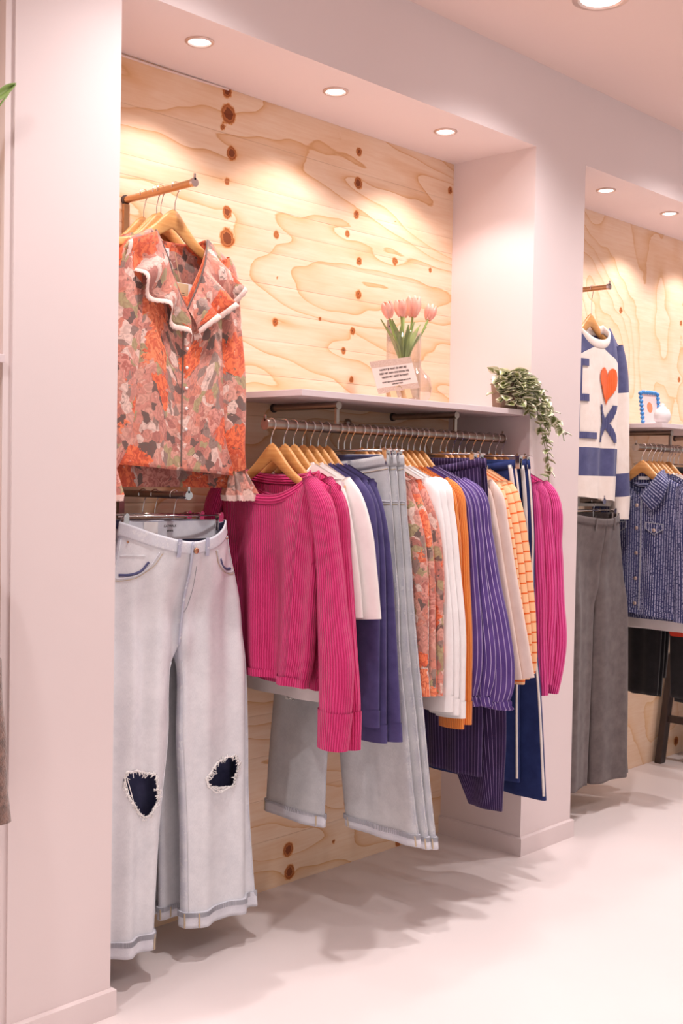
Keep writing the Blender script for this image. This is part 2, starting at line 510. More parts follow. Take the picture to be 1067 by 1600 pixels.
t.l.new(t.math('MULTIPLY_ADD', lw.outputs['Facing'], 0.45, 0.04), mx.inputs[0]); t.l.new(tr.outputs[0], mx.inputs[1]); t.l.new(gl.outputs[0], mx.inputs[2])
t.l.new(mx.outputs[0], t.n['Material Output'].inputs['Surface'])
MAT['glass'] = t.m
t = NT('glitter_card'); co = t.coord('Object')
t.base(t.ramp(t.noise(co, 420.0, 3, 0.8), [(0.35, lin((168, 132, 118))), (0.65, lin((214, 184, 168)))]))
t.set(Roughness=0.7); MAT['glitter'] = t.m
MAT['card'] = m_plain('pink_card', (222, 196, 186), 0.8, var=0.01)

# ------------------------------------------------------------------ setting
def struct(name, mb, mat, label=None, parent=None, **kw):
    o = mb.build(name, mat, parent, rel=False, **kw)
    if parent is None:
        o['kind'] = 'structure'
    if label: o['label'] = label
    return o

struct('floor', MB().box((-5, -5.5, -0.05), (8, D+0.06, 0)), MAT['floor'], 'pale pinkish grey poured floor of the shop')
struct('ceiling', MB().box((-5, -5.5, HC), (8, D+0.06, HC+0.08)), MAT['ceiling'], 'plain pale pink shop ceiling')
struct('wall_header', MB().box((-5, 0, H), (8, D+0.06, HC)), MAT['wall'], 'pale pink bulkhead above the wall niches')
struct('wall_left', MB().box((-0.272, 0, 0), (0, D+0.06, H)), MAT['wall'], 'pale pink pillar left of the plywood niche')
struct('wall_right', MB().box((X2, 0, 0), (X3, D+0.06, H)), MAT['wall'], 'pale pink pillar between the two plywood niches')
struct('wall_far', MB().box((X4, 0, 0), (8, D+0.06, H)), MAT['wall'], 'pale pink pillar beyond the second niche')
struct('trim_1', MB().box((-0.292, 0.006, 0), (-0.272, D+0.06, H)), MAT['wall'], 'narrow strip along the left pillar edge')
TB, HB = 0.011, 0.064
def skirting(name, x0, x1, label):
    m = MB()
    # U-shaped skirting round the pillar foot, chamfered top
    outer = [(x0-TB, D), (x0-TB, -TB), (x1+TB, -TB), (x1+TB, D)]
    inner = [(x0, D), (x0, 0), (x1, 0), (x1, D)]
    V = []; F = []
    for (ox, oy), (ix, iy) in zip(outer, inner):
        V += [(ox, oy, 0), (ox, oy, HB-0.004), (ox*0.5+ix*0.5, oy*0.5+iy*0.5, HB), (ix, iy, HB)]
    for i in range(3):
        for k in range(3):
            F.append((i*4+k, (i+1)*4+k, (i+1)*4+k+1, i*4+k+1))
    m.add(V, F)
    return struct(name, m, MAT['wall'], label)
skirting('baseboard_left', -0.272, 0.0, 'low pink skirting round the left pillar')
skirting('baseboard_right', X2, X3, 'low pink skirting round the middle pillar')

# plywood backs -----------------------------------------------------
def wave_field(x, z, seed, n, kx, kz):
    r = np.random.default_rng(seed); h = np.zeros_like(x)
    for i in range(n):
        a = r.normal(0, kx); b = r.normal(0, kz)
        h += np.cos(a*x+b*z+r.uniform(0, 2*PI))/math.sqrt(n)
    return h
KNOTS = [(0.616,2.391,.017),(0.622,2.328,.026),(0.601,2.286,.010),(0.636,2.217,.018),(0.621,2.134,.011),(0.623,2.044,.017),(0.624,1.97,.026),
 (1.179,2.338,.015),(1.178,2.237,.018),(1.172,2.133,.014),(1.131,2.066,.012),(1.188,1.986,.014),(1.366,2.012,.014),(1.188,1.878,.015),(1.553,2.009,.009),
 (1.123,1.689,.012),(1.164,1.757,.013),(0.819,2.011,.013),(0.82,1.748,.013),(1.162,1.599,.011),(0.912,0.107,.021),(0.919,0.034,.021),(1.178,0.207,.015),
 (1.117,0.088,.008),(0.825,1.881,.005),(0.82,1.613,.005),(1.365,2.143,.005),(1.013,1.779,.007),(1.442,0.012,.015),(1.655,2.305,.014),
 (0.5,0.6,.016),(0.52,0.42,.014),(0.75,0.9,.015),(1.0,0.5,.016)]
KNOTS2 = [(2.843,2.019,.014),(3.384,2.022,.014),(3.38,1.761,.014),(3.446,0.06,.02),(3.344,0.082,.013)]
def field(x, z, knots, seed, vertical=False):
    if vertical:
        h = 1.2*wave_field(x, z, seed, 9, 6.0, 4.0)+0.5*wave_field(x, z, seed+1, 9, 12, 9)+0.14*wave_field(x, z, seed+2, 8, 30, 30)
    else:
        h = 1.7*wave_field(x, z, seed, 10, 2.2, 8.5)+0.5*wave_field(x, z, seed+1, 10, 6, 20)+0.12*wave_field(x, z, seed+2, 8, 22, 40)
    k = np.zeros_like(x)
    for kx, kz, r in knots:
        dx = x-kx; dz = z-kz
        if r > 0.009:
            h += 0.55*np.exp(-(np.abs(dx)/(r*7)+(dz/(r*1.6))**2))
        k = np.maximum(k, (1.35 if r > .0155 else 1.1)*np.exp(-((dx/r)**2+(dz/(r*1.05))**2)*0.75))
    return h, k
def plank(root, x0, x1, z0, z1, yf, mat, knots, seed, vertical=False, step=0.008, gap=0.0003, name='plank'):
    zz0, zz1 = z0+gap, z1-gap
    nx = max(2, int((x1-x0)/step)+1); nz = max(3, int((zz1-zz0)/step)+1)
    xs = np.linspace(x0, x1, nx); zs = np.linspace(zz0, zz1, nz)
    Xg, Zg = np.meshgrid(xs, zs)
    Yg = np.full_like(Xg, yf)
    Yg[0, :] += 0.0005; Yg[-1, :] += 0.0005      # eased edges
    P = np.stack([Xg, Yg, Zg], -1)
    h, k = field(Xg, Zg, knots, seed, vertical)
    m = MB().grid(P)
    b = MB()
    n = m.n
    back = [(x0, yf+0.012, zz0), (x1, yf+0.012, zz0), (x1, yf+0.012, zz1), (x0, yf+0.012, zz1)]
    c0, c1, c2, c3 = 0, nx-1, nx*nz-1, nx*(nz-1)
    m.v.append(np.array(back)); m.n += 4
    for f in ((c0, n, n+1, c1), (c3, c2, n+2, n+3), (n, n+3, n+2, n+1)):
        m.f.append(list(f)); m.uv.append([(0, 0)]*4); m.mi.append(0)
    hv = np.concatenate([h.ravel(), np.zeros(4)]); kv = np.concatenate([k.ravel(), np.zeros(4)])
    o = m.build(name, mat, root, rel=False, attrs={'h': hv, 'k': kv})
    o.matrix_parent_inverse = Matrix()
    return o
wb = struct('wall_back', MB().box((0, D+0.012, 0), (X2, D+0.05, H)), MAT['ply'], 'knotty pine plywood lining at the back of the near niche')
ZB = [0, .155, .285, .42, .55, .68, .81, .94, 1.07, 1.2, 1.33, 1.46, 1.585, 1.69, 1.775, 1.858, 1.953, 2.02, 2.082, 2.136, 2.27, H]
for i in range(len(ZB)-1):
    plank(wb, 0.0, X2, ZB[i], ZB[i+1], D+0.0002*((i*7) % 3), MAT['ply'], KNOTS, 5)
wb2 = struct('wall_back_far', MB().box((X3, D+0.012, 0), (X4, D+0.05, H)), MAT['ply2'], 'swirling pale plywood at the back of the far niche')
for x0, x1, z0, z1 in ((X3, 3.2, 0, 1.22), (3.2, X4, 0, 1.22), (X3, X4, 1.22, H)):
    plank(wb2, x0, x1, z0, z1, D, MAT['ply2'], KNOTS2, 21, True, 0.010, name='plywood_sheet')
wb3 = struct('wall_side_bay', MB().box((-1.6, 0.047, 0), (-0.292, 0.1, H)), MAT['ply'], 'plywood lining of the bay at the left picture edge')
plank(wb3, -0.6, -0.292, 0, H, 0.035, MAT['ply'], [], 33, False, 0.02, name='plywood_sheet')
# white caulk bead along the top of the near plywood
cb = []
for x in np.linspace(0, 0.62, 24):
    cb.append((x, D-0.001, H-0.003-0.004*math.sin(PI*x/0.62)))
struct('trim_2', MB().tube(cb, 0.0035, 6), MAT['ceiling'], 'thin white sealant bead above the plywood')

# ------------------------------------------------------------------ lamps
def spot(name, loc, power, col, size_deg, blend, radius, parent):
    l = bpy.data.lights.new(name, 'SPOT'); l.energy = power; l.color = col
    l.spot_size = math.radians(size_deg); l.spot_blend = blend; l.shadow_soft_size = radius
    o = bpy.data.objects.new(name, l); COL.objects.link(o)
    o.location = loc
    o.parent = parent
    return o
def downlight(x, y, z, r, label, power, col, size, blend, group, cat='lamp', name='downlight'):
    t = thing(name, label, cat, (x, y, z), 0, group)
    MB().lathe([(r, 0.0), (r, -0.0025), (r*0.93, -0.005), (r*0.80, -0.005), (r*0.72, 0.001)], 36, (0, 0, 0)).build('ring', MAT['lamp_ring'], t, True, rel=False, autosmooth=40)
    MB().lathe([(r*0.72, 0.001), (r*0.70, -0.001), (r*0.62, -0.0025), (0.0005, -0.003)], 36, (0, 0, 0)).build('lens', MAT['lens'], t, True, rel=False)
    spot('lamp_light', (0, 0, -0.012), power, col, size, blend, r*0.55, t)
    return t
names = ['above the floral blouse', 'in the middle of the near niche ceiling', 'nearest the middle pillar in the near niche']
for x, nm in zip((0.332, 0.838, 1.348), names):
    downlight(x, 0.127, H, 0.038, 'small recessed downlight '+nm, NICHE_LAMP_W, NICHE_LAMP_COL, 118, 0.45, 'niche downlights')
for x, nm in zip((2.332, 2.833, 3.34), ('in the far niche beside the middle pillar', 'at the right picture edge in the far niche', 'deep in the far niche')):
    downlight(x, 0.127, H, 0.038, 'small recessed downlight '+nm, NICHE_LAMP_W, NICHE_LAMP_COL, 118, 0.45, 'niche downlights')
downlight(1.365, -0.425, HC, 0.082, 'large round ceiling downlight at the top picture edge', ROOM_LAMP_W, ROOM_LAMP_COL, 136, 0.95, 'room ceiling lights', name='ceiling_light')
k = 0
for y, pw in ((-0.425, ROOM_LAMP_W), (-2.2, ROOM_LAMP_W*0.6)):  # unseen lamps added in rows to light the clothes and floor
    for x in (-2.235, -1.035, 0.165, 1.365, 2.565, 3.765):
        if y == -0.425 and x == 1.365: continue
        downlight(x, y, HC, 0.082, 'large round ceiling light added out of view to light the shop', pw, ROOM_LAMP_COL, 136, 0.95, 'added ceiling lights out of view', name='ceiling_light')

# ------------------------------------------------------------------ fixtures: rails, arms, shelf
def rail_set(xo, which):
    r0, r1 = xo+0.537, xo+1.622
    t = thing('hanging_rail', 'long steel clothes rail under the shelf in the %s niche' % which, 'clothes rail', (r0, RY, RZ), 0)
    L = r1-r0
    MB().cyl((0, 0, RZ), (L, 0, RZ), 0.0135, 24).build('tube', MAT['steel'], t, True, autosmooth=40)
    MB().lathe([(0.0005, -0.003), (0.0148, -0.003), (0.0148, 0.004), (0.0005, 0.004)], 24, (0, 0, 0), 'z')
    e1 = MB(); e1.cyl((-0.004, 0, RZ), (0.003, 0, RZ), 0.0155, 24); e1.box((-0.004, -0.003, RZ+0.008), (0.0, 0.003, RZ+0.026)); e1.build('end_stop', MAT['steel'], t)
    e2 = MB(); e2.cyl((L-0.003, 0, RZ), (L+0.004, 0, RZ), 0.0155, 24); e2.box((L, -0.003, RZ+0.008), (L+0.004, 0.003, RZ+0.026)); e2.build('end_stop', MAT['steel'], t)
    for bx in (xo+0.818-r0, xo+1.368-r0):
        b = MB().cyl((bx, 0, 1.487), (bx, D-RY, 1.487), 0.0105, 20).build('bracket_arm', MAT['steel'], t, True, autosmooth=40)
        MB().cyl((bx, D-RY-0.006, 1.487), (bx, D-RY, 1.487), 0.014, 20).build('wall_flange', MAT['ink'], b)
        MB().cyl((bx, -0.004, 1.487), (bx, 0.001, 1.487), 0.0118, 20).build('end_cap', MAT['steel'], b)
        MB().box((bx-0.006, 0.0, RZ+0.01), (bx+0.006, 0.008, 1.48)).build('bracket_post', MAT['steel'], t)
    s0 = xo+0.6
    sh = MB().box((s0, 0.0, 1.499), (xo+X2-0.001, D-0.001, 1.517)).build('shelf_board', MAT['shelf'], None, bevel=0.001)
    tag(sh, 'pale laminate shelf board above the rail in the %s niche' % which, 'shelf')
def face_arm(x, z, label):
    t = thing('face_out_arm', label, 'clothes arm', (x, D, z))
    MB().cyl((0, -0.292, z), (0, 0, z), 0.0095, 20).build('rod', MAT['steel'] if z < 1.6 else MAT['hanger_rod'], t, True, autosmooth=40)
    c = MB(); c.cyl((0, -0.297, z), (0, -0.288, z), 0.0115, 20); c.box((-0.003, -0.297, z+0.006), (0.003, -0.293, z+0.022)); c.build('end_stop', MAT['chrome'], t)
    MB().cyl((0, -0.006, z), (0, 0, z), 0.013, 20).build('wall_flange', MAT['ink'], t)
    MB().box((-0.009, -0.010, z-0.16), (0.009, -0.0005, z-0.012)).build('back_plate', MAT['hanger_rod'] if z > 1.6 else MAT['steel'], t)
MAT['hanger_rod'] = m_plain('bronze_rod', (206, 160, 118), 0.3, 0.85, 0.04, 50)
rail_set(0.0, 'near')
rail_set(X3, 'far')
AX = 0.263
face_arm(AX, 2.013, 'upper bronze face-out arm carrying the floral blouse')
face_arm(0.258, 1.227, 'lower steel face-out arm carrying the ripped jeans')
AX2 = 2.252
face_arm(AX2, 2.013, 'upper face-out arm carrying the heart jumper')
face_arm(AX2, 1.207, 'lower face-out arm carrying the grey trousers')
# dark stud on the plywood and a perforated plate
s_ = MB().lathe([(0.013, 0.0), (0.013, -0.006), (0.009, -0.012), (0.0005, -0.013)], 20, (1.145, D, 1.458), 'y').build('wall_stud', MAT['steel'], None, True)
tag(s_, 'small dark round stud on plywood under the shelf', 'stud')
t = thing('perforated_plate', 'small perforated metal hinge plate beside the tulip vase', 'hinge plate', (1.346, D, 1.776))
P0 = MB().box((-0.013, -0.004, 1.741), (0.013, 0, 1.811)); P0.build('plate', MAT['steel'], t)
for zz in (1.751, 1.764, 1.790, 1.802):
    for xx in (-0.006, 0.006):
        MB().cyl((xx, -0.0048, zz), (xx, -0.0035, zz), 0.0028, 8).build('hole', MAT['ink'], t)

# ------------------------------------------------------------------ hangers
def make_hook_mesh(big=0.0135, low=0.060):
    r = big+0.0035
    pts = [(0, 0, -low), (0, 0, -0.040), (0.002, 0, -0.032)]
    for a in np.linspace(-0.25*PI, 1.12*PI, 14):
        pts.append((r*math.cos(a)*1.05, 0, r*math.sin(a)))
    m = MB().tube(smooth_pts(pts, 30), 0.0014, 6)
    return m
def make_wood_mesh(bow=0.018, slope=0.108, drop=0.049):
    """contoured shoulder hanger, local origin at rail centre height"""
    n = 41
    xs = np.linspace(-0.184, 0.184, n); ax = np.abs(xs)
    top = -drop-slope*(1-np.exp(-(ax/0.085)**1.5))-0.05*ax
    hgt = 0.050-0.026*sstep(0.0, 0.12, ax)
    thick = 0.0058+0.004*sstep(0.08, 0.2, ax)
    yc = -bow*(ax/0.205)**2+0.004
    ring = []
    for i in range(n):
        t_, h_, w_ = top[i], hgt[i], thick[i]
        ring.append([(xs[i], yc[i]-w_, t_-0.006), (xs[i], yc[i]-w_*0.5, t_-0.001), (xs[i], yc[i], t_), (xs[i], yc[i]+w_*0.5, t_-0.001), (xs[i], yc[i]+w_, t_-0.006),
                     (xs[i], yc[i]+w_, t_-h_+0.005), (xs[i], yc[i]+w_*0.4, t_-h_), (xs[i], yc[i]-w_*0.4, t_-h_), (xs[i], yc[i]-w_, t_-h_+0.005)])
    P = np.array(ring)
    m = MB().grid(P, closed=True)
    k = 9
    m.f.append(list(range(k))); m.uv.append([(0, 0)]*k); m.mi.append(0)
    m.f.append([(n-1)*k+j for j in range(k)][::-1]); m.uv.append([(0, 0)]*k); m.mi.append(0)
    return m
def mesh_of(mb, mat, smooth=True):
    o = mb.build('tmp', mat, None, smooth, autosmooth=45 if smooth else None)
    me = o.data; bpy.data.objects.remove(o); return me
HOOK_BIG = mesh_of(make_hook_mesh(0.0135), MAT['chrome'])
HOOK_SMALL = mesh_of(make_hook_mesh(0.0095), MAT['chrome'])
WOOD = mesh_of(make_wood_mesh(), MAT['hanger'])
WOOD_STEEP = mesh_of(make_wood_mesh(0.018, 0.108, 0.056), MAT['hanger'])
WOOD_LOW = mesh_of(make_wood_mesh(0.018, 0.100, 0.094), MAT['hanger'])
HOOK_LONG = mesh_of(make_hook_mesh(0.0095, 0.10), MAT['chrome'])
def part(name, me, parent, loc=(0, 0, 0)):
    o = bpy.data.objects.new(name, me); o.location = loc; COL.objects.link(o); o.parent = parent; return o
def wood_hanger(loc, rz, label, group, small=False, body=None, tilt=0.0):
    t = thing('wooden_hanger', label, 'hanger', loc, rz, group)
    part('wood_body', body or WOOD, t)
    part('hook', HOOK_LONG if body is WOOD_LOW else HOOK_SMALL if small else HOOK_BIG, t)
    t.rotation_euler.y = tilt
    return t
def clip_mesh():
    m = MB()
    m.obox((0, -0.0045, -0.016), (0.006, 0, 0), (0, 0.0012, 0.0006), (0, -0.001, 0.019))
    m.obox((0, 0.0045, -0.016), (0.006, 0, 0), (0, 0.0012, -0.0006), (0, 0.001, 0.019))
    m.cyl((-0.007, 0, -0.004), (0.007, 0, -0.004), 0.0042, 10)
    m.cyl((0, -0.0062, 0.003), (0, -0.0075, 0.003), 0.004, 10)
    return m
CLIP = mesh_of(clip_mesh(), MAT['chrome'], False)
def clip_hanger(loc, rz, half, label, group, drop=0.062, small=False):
    t = thing('clip_hanger', label, 'hanger', loc, rz, group)
    part('hook', HOOK_SMALL if small else HOOK_BIG, t)
    MB().cyl((-half-0.02, 0, -drop), (half+0.02, 0, -drop), 0.0022, 8).build('bar', MAT['chrome'], t, True, rel=False)
    for s in (-1, 1):
        part('clip', CLIP, t, (s*half, 0, -drop)).scale = (1.3, 1.3, 1.15)
    return t

# ------------------------------------------------------------------ garment building blocks (local: x across, front = -y, z absolute)
def uv_of(P, closed):
    """arc-length u, height-along v"""
    nv, nu = P.shape[:2]
    Q = np.concatenate([P, P[:, :1]], 1) if closed else P
    du = np.linalg.norm(np.diff(Q, axis=1), axis=2)
    u = np.concatenate([np.zeros((nv, 1)), np.cumsum(du, 1)], 1)
    um = u[nv//2]
    dv = np.linalg.norm(np.diff(Q, axis=0), axis=2).mean(1)
    v = np.concatenate([[0], np.cumsum(dv)])
    UV = np.zeros(Q.shape[:2]+(2,))
    UV[..., 0] = um[None, :]+rng.uniform(0, 3)
    UV[..., 1] = v[:, None]+rng.uniform(0, 3)
    return UV
def folds(s, v, seed, n=4, amp=0.006, kmin=1.0, kmax=4.0):
    r = np.random.default_rng(seed); h = np.zeros(np.broadcast(s, v).shape)
    for i in range(n):
        k = r.uniform(kmin, kmax); ph = r.uniform(0, 2*PI); sh = r.uniform(-1.5, 1.5)
        h = h+amp/math.sqrt(n)*np.sin(PI*k*s+ph+sh*v)
    return h

def body_grid(zn, zs, zh, W, nhw, dF=0.05, dB=0.012, vneck=False, tc=0.022, th=0.028, seed=1, amp=0.006, xc=0.0, nu=80, nv=46, hem=None, tn=0.022, skew=0.0, sn_pow=1.0, kmax=4.0):
    """W: list of (z, half width). Returns P (nv,nu,3), theta, s, v"""
    th_ = (np.arange(nu)+0.5)*2*PI/nu
    cx, sy = np.cos(th_), np.sin(th_)
    s = np.sign(cx)*np.abs(cx)**0.8
    yp = np.sign(sy)*np.abs(sy)**0.75
    vv = np.linspace(0, 1, nv)**0.9
    Wz = [w[0] for w in W]; Ww = [w[1] for w in W]
    wtop = interp(zs, Wz, Ww)
    sn = nhw/wtop
    a = np.abs(s)
    sh = np.where(a > sn, zn-(zn-zs)*(np.clip((a-sn)/(1-sn), 0, 1))**sn_pow, zn)
    q = np.clip(a/sn, 0, 1)
    nf = (1-q) if vneck else np.sqrt(np.clip(1-q**2.2, 0, 1))
    nb = np.sqrt(np.clip(1-q**2, 0, 1))
    ztop = sh-np.where(sy < 0, dF*nf, dB*nb)
    zhem = np.full(nu, zh) if hem is None else zh+hem(s, sy)
    P = np.zeros((nv, nu, 3))
    infl = np.clip(1-(a/sn)**4, 0, 1)
    for i, v in enumerate(vv):
        z = zhem+(ztop-zhem)*v
        w = interp(z, Wz, Ww)
        t = th+(tc-th)*v
        e = np.clip((v-0.72)/0.28, 0, 1)
        ttop = 0.0065*(1-infl)+tn*infl
        t = t*np.sqrt(1-e**2)+ttop*(1-np.sqrt(1-e**2)) if i < nv-1 else ttop
        f = folds(s, v, seed, 5, amp, 0.7, kmax)*(1-0.8*sstep(0.45, 0.95, v))
        f2 = folds(s, v, seed+50, 5, amp, 0.7, kmax)*(1-0.8*sstep(0.45, 0.95, v))
        P[i, :, 0] = xc+s*w+skew*(1-v)
        P[i, :, 1] = yp*t+np.where(sy < 0, f, f2)*np.clip(np.abs(yp)*1.5, 0, 1)+(f+f2)*0.25
        P[i, :, 2] = z
    return P, th_, s, vv

def sleeve_grid(pts, nu=26, nv=44, thick=0.016, seed=3, fold=0.12, yoff=None, twist=0.6, squash_top=True):
    """pts: (x_outer, z, width[, y]) from shoulder to cuff"""
    P = np.array([(p[0]-p[2]*0.5*(1 if p[0] > 0 else -1), p[3] if len(p) > 3 else 0.0, p[1], p[2]*0.5) for p in pts], float)
    S = smooth_pts(P, nv)
    C = S[:, :3]; hw = np.clip(S[:, 3], 0.004, None)
    T = np.gradient(C, axis=0); T /= np.linalg.norm(T, axis=1)[:, None]
    E1 = np.stack([-T[:, 2], np.zeros(nv), T[:, 0]], 1); E1 /= np.linalg.norm(E1, axis=1)[:, None]
    th = np.arange(nu)*2*PI/nu
    r = np.random.default_rng(seed)
    ph, ph2 = r.uniform(0, 6.28, 2)
    L = np.linspace(0, 1, nv)
    G = np.zeros((nv, nu, 3))
    for i in range(nv):
        g = 1+fold*math.sin(PI*min(1, L[i]*1.15))*(np.sin(3*th+ph+twist*4*L[i])*0.6+np.sin(5*th+ph2-twist*6*L[i])*0.4)
        tk = thick*(0.75+0.5*min(1.0, hw[i]/0.05))
        G[i] = C[i]+np.outer(np.cos(th)*hw[i]*(1+0.15*(g-1)), E1[i])+np.outer(np.sin(th)*tk*g, (0, 1, 0))
    return G

def ring_tube(m, loop, a, b, n=8, closed=True):
    """band along a loop: cross-section ellipse a (in z) x b (outward)"""
    L = np.asarray(loop, float); k = len(L)
    c = L.mean(0)
    V = []
    for p in L:
        o = p-c; o[2] = 0; o /= np.linalg.norm(o)+1e-9
        o = np.array([o[0]*0.5, math.copysign(1, o[1]) if abs(o[1]) > 1e-6 else 0, 0]); o /= np.linalg.norm(o)+1e-9
        for j in range(n):
            t_ = 2*PI*j/n
            V.append(p+np.array([0, 0, a*math.cos(t_)])+o*b*math.sin(t_))
    F = []
    for i in range(k if closed else k-1):
        i2 = (i+1) % k
        for j in range(n):
            F.append((i*n+j, i*n+(j+1) % n, i2*n+(j+1) % n, i2*n+j))
    m.add(V, F, [[(0.01*(f[0] % n)+i*0.0, 0.004*(f[0]//n)), (0.01*(f[0] % n)+0.01, 0.004*(f[0]//n)), (0.01*(f[0] % n)+0.01, 0.004*(f[0]//n)+0.004), (0.01*(f[0] % n), 0.004*(f[0]//n)+0.004)] for f in F])
    return m

def sample(P, fi, fj, closed=True):
    """bilinear sample of grid P at row fi, column fj (arrays)"""
    nv, nu = P.shape[:2]
    fi = np.clip(np.asarray(fi, float), 0, nv-1.0001); fj = np.asarray(fj, float)
    i = np.floor(fi).astype(int); j = np.floor(fj).astype(int)
    a = (fi-i)[..., None]; b = (fj-j)[..., None]
    j0 = j % nu; j1 = (j+1) % nu
    return (P[i, j0]*(1-a)*(1-b)+P[i, j1]*(1-a)*b+P[i+1, j0]*a*(1-b)+P[i+1, j1]*a*b)

def front_point(P, x, z, side=-1):
    """closest front (y<0 side) surface point of grid P to given local x,z -> 3d"""
    nv, nu = P.shape[:2]
    half = P[:, nu//2:] if side < 0 else P[:, :nu//2]
    Q = half.reshape(-1, 3)
    d = (Q[:, 0]-x)**2+(Q[:, 2]-z)**2
    k = np.argsort(d)[:4]
    w = 1/(d[k]+1e-7); w /= w.sum()
    return np.array([x, (Q[k, 1]*w).sum(), z])

# ------------------------------------------------------------------ generic hanging top
def hang_top(name, label, cat, group, origin, rz, mat, sp, base_z=None):
    zh = sp['zh']
    t = thing(name, label, cat, (origin[0], origin[1], zh), rz, group)
    P, th, s, vv = body_grid(sp['zn'], sp['zs'], zh, sp['W'], sp['nhw'], sp.get('dF', .05), sp.get('dB', .012), sp.get('vneck', False), sp.get('tc', .018), sp.get('th', .02),
                             sp.get('seed', 1), sp.get('amp', .004), sp.get('xc', 0.0), hem=sp.get('hem'), tn=sp.get('tn', 0.02), skew=sp.get('skew', 0.0), kmax=sp.get('kmax', 4.0),
                             nu=sp.get('nu', 80), nv=sp.get('nv', 46))
    bm = sp.get('bmat', mat)
    MB().grid(P, uv_of(P, True), True).build('body', bm, t, True)
    nv, nu = P.shape[:2]
    if sp.get('collar', True):
        m_ = np.abs(P[-1, :, 0]-sp.get('xc', 0.0)) <= sp['nhw']*0.985
        loop = P[-1][m_]
        m = MB(); ring_tube(m, loop, sp.get('cw', 0.009), 0.0035)
        m.build('collar', sp.get('cmat', mat), t, True)
    if sp.get('hemband', 0):
        k = 3
        Q = P[:k].copy(); c = Q.mean(1, keepdims=True)
        Q[:, :, 1] *= 1.12
        Q[:, :, 0] = c[..., 0]+(Q[:, :, 0]-c[..., 0])*1.004
        Q[0, :, 2] -= 0.001
        MB().grid(Q, uv_of(Q, True), True).build('hem_band', sp.get('hmat', mat), t, True)
    for si, pts in enumerate(sp['sleeves']):
        yo = sp.get('sy', 0.0)
        pts = [tuple(p[:3])+((p[3] if len(p) > 3 else 0.0)+yo,) for p in pts]
        G = sleeve_grid(pts, thick=sp.get('sth', 0.015), seed=sp.get('seed', 1)+si*7, fold=sp.get('sfold', 0.12), nv=sp.get('snv', 44))
        cuff = sp.get('cuff', 0)
        mb = MB().grid(G, uv_of(G, True), True)
        k = G.shape[0]
        # close the shoulder end with a small fan
        n0 = G.shape[1]
        mb.f.append(list(range(n0))); mb.uv.append([(0, 0)]*n0); mb.mi.append(0)
        sl = mb.build('sleeve', sp.get('smat', mat), t, True)
        if cuff:
            rows = max(3, int(cuff*k))
            Q = G[-rows:].copy(); c = Q.mean(1, keepdims=True)
            Q = c+(Q-c)*1.06
            MB().grid(Q, uv_of(Q, True), True).build('cuff', sp.get('cfmat', sp.get('smat', mat)), sl, True, rel=True)
    return t, P

def mirror(pts, lim=-0.255, sc=0.9):
    zm = min(p[1] for p in pts); k = min(1.0, (1.27-.77)/(1.27-zm))
    return [(max(-p[0]*sc, lim), 1.27-(1.27-p[1])*k, p[2]*0.8)+tuple(p[3:]) for p in pts]

ROT = -PI/2   # rail garments face -X
def on_rail(x): return (x, RY)

def rail_top(name, label, cat, group, x, mat, outer, zh, hemw, sp=None, hanger='', rzj=0.0):
    """outer: (x,z,width) stations of the room-side sleeve"""
    st = [(.186, 1.274, .03)]+outer[1:]
    d = dict(zn=1.318, zs=1.266, zh=zh, nhw=0.085, W=[(1.36, .2), (1.266, .2), (1.18, .192), (zh, hemw)],
             sleeves=[st, mirror(st)], seed=int(x*997))
    if sp: d.update(sp)
    t, P = hang_top(name, label, cat, group, on_rail(x), ROT+rzj, mat, d)
    wood_hanger((x+0.002, RY, RZ), ROT+rzj, 'wooden hanger '+hanger, 'wooden hangers on the near rail')
    return t, P

# ---- near rail, from left to right -------------------------------------------------
PINK = 'pink ribbed jumpers at the left end of the rail'
spA = dict(zn=1.290, zs=1.256, nhw=0.135, xc=0.018, dF=0.075, dB=0.02, tn=0.035, tc=0.036, th=0.034, amp=0.016, cw=0.015, hemband=1, cuff=0.16, sth=0.030, sfold=0.18, sy=-0.016,
           W=[(1.36, .214), (1.256, .216), (1.18, .203), (1.08, .186), (0.95, .176), (0.80, .164), (0.735, .150)], nu=120, nv=70, kmax=3.4, seed=12,
           hem=lambda s, sy: -0.012*s)
pa_t, pa_P = rail_top('jumper', 'pink ribbed knit jumper at the front of the rail, facing left', 'jumper', PINK, 0.556, MAT['pink'],
         [(.2, 1.26, .05), (.238, 1.222, .06), (.279, 1.09, .070), (.308, .93, .088), (.332, .79, .104), (.326, .68, .096), (.314, .585, .084)], 0.735, .172, spA,
         'of the front pink jumper')
seam_pts = [front_point(pa_P, x_, z_)+np.array([0, -.002, 0]) for x_, z_ in ((.214, 1.262), (.208, 1.22), (.197, 1.16), (.192, 1.10), (.194, 1.055))]
MB().tube(smooth_pts(seam_pts, 24), .0028, 6).build('armhole_seam', MAT['pink'], pa_t, True)
spB = dict(spA); spB.update(nu=80, nv=46, seed=31, zn=1.292, xc=0.008, hem=lambda s, sy: -0.006*s, tc=.02, th=.024, tn=.022, amp=.006, sth=0.02, sy=0.0)
rail_top('jumper', 'second pink ribbed jumper, just behind the front one', 'jumper', PINK, 0.604, MAT['pink'],
         [(.2, 1.27, .05), (.236, 1.215, .06), (.256, 1.08, .085), (.282, .86, .10), (.303, .68, .09), (.303, .572, .078)], 0.715, .17, spB, 'of the second pink jumper')
WT = 'white tees behind the pink jumpers'
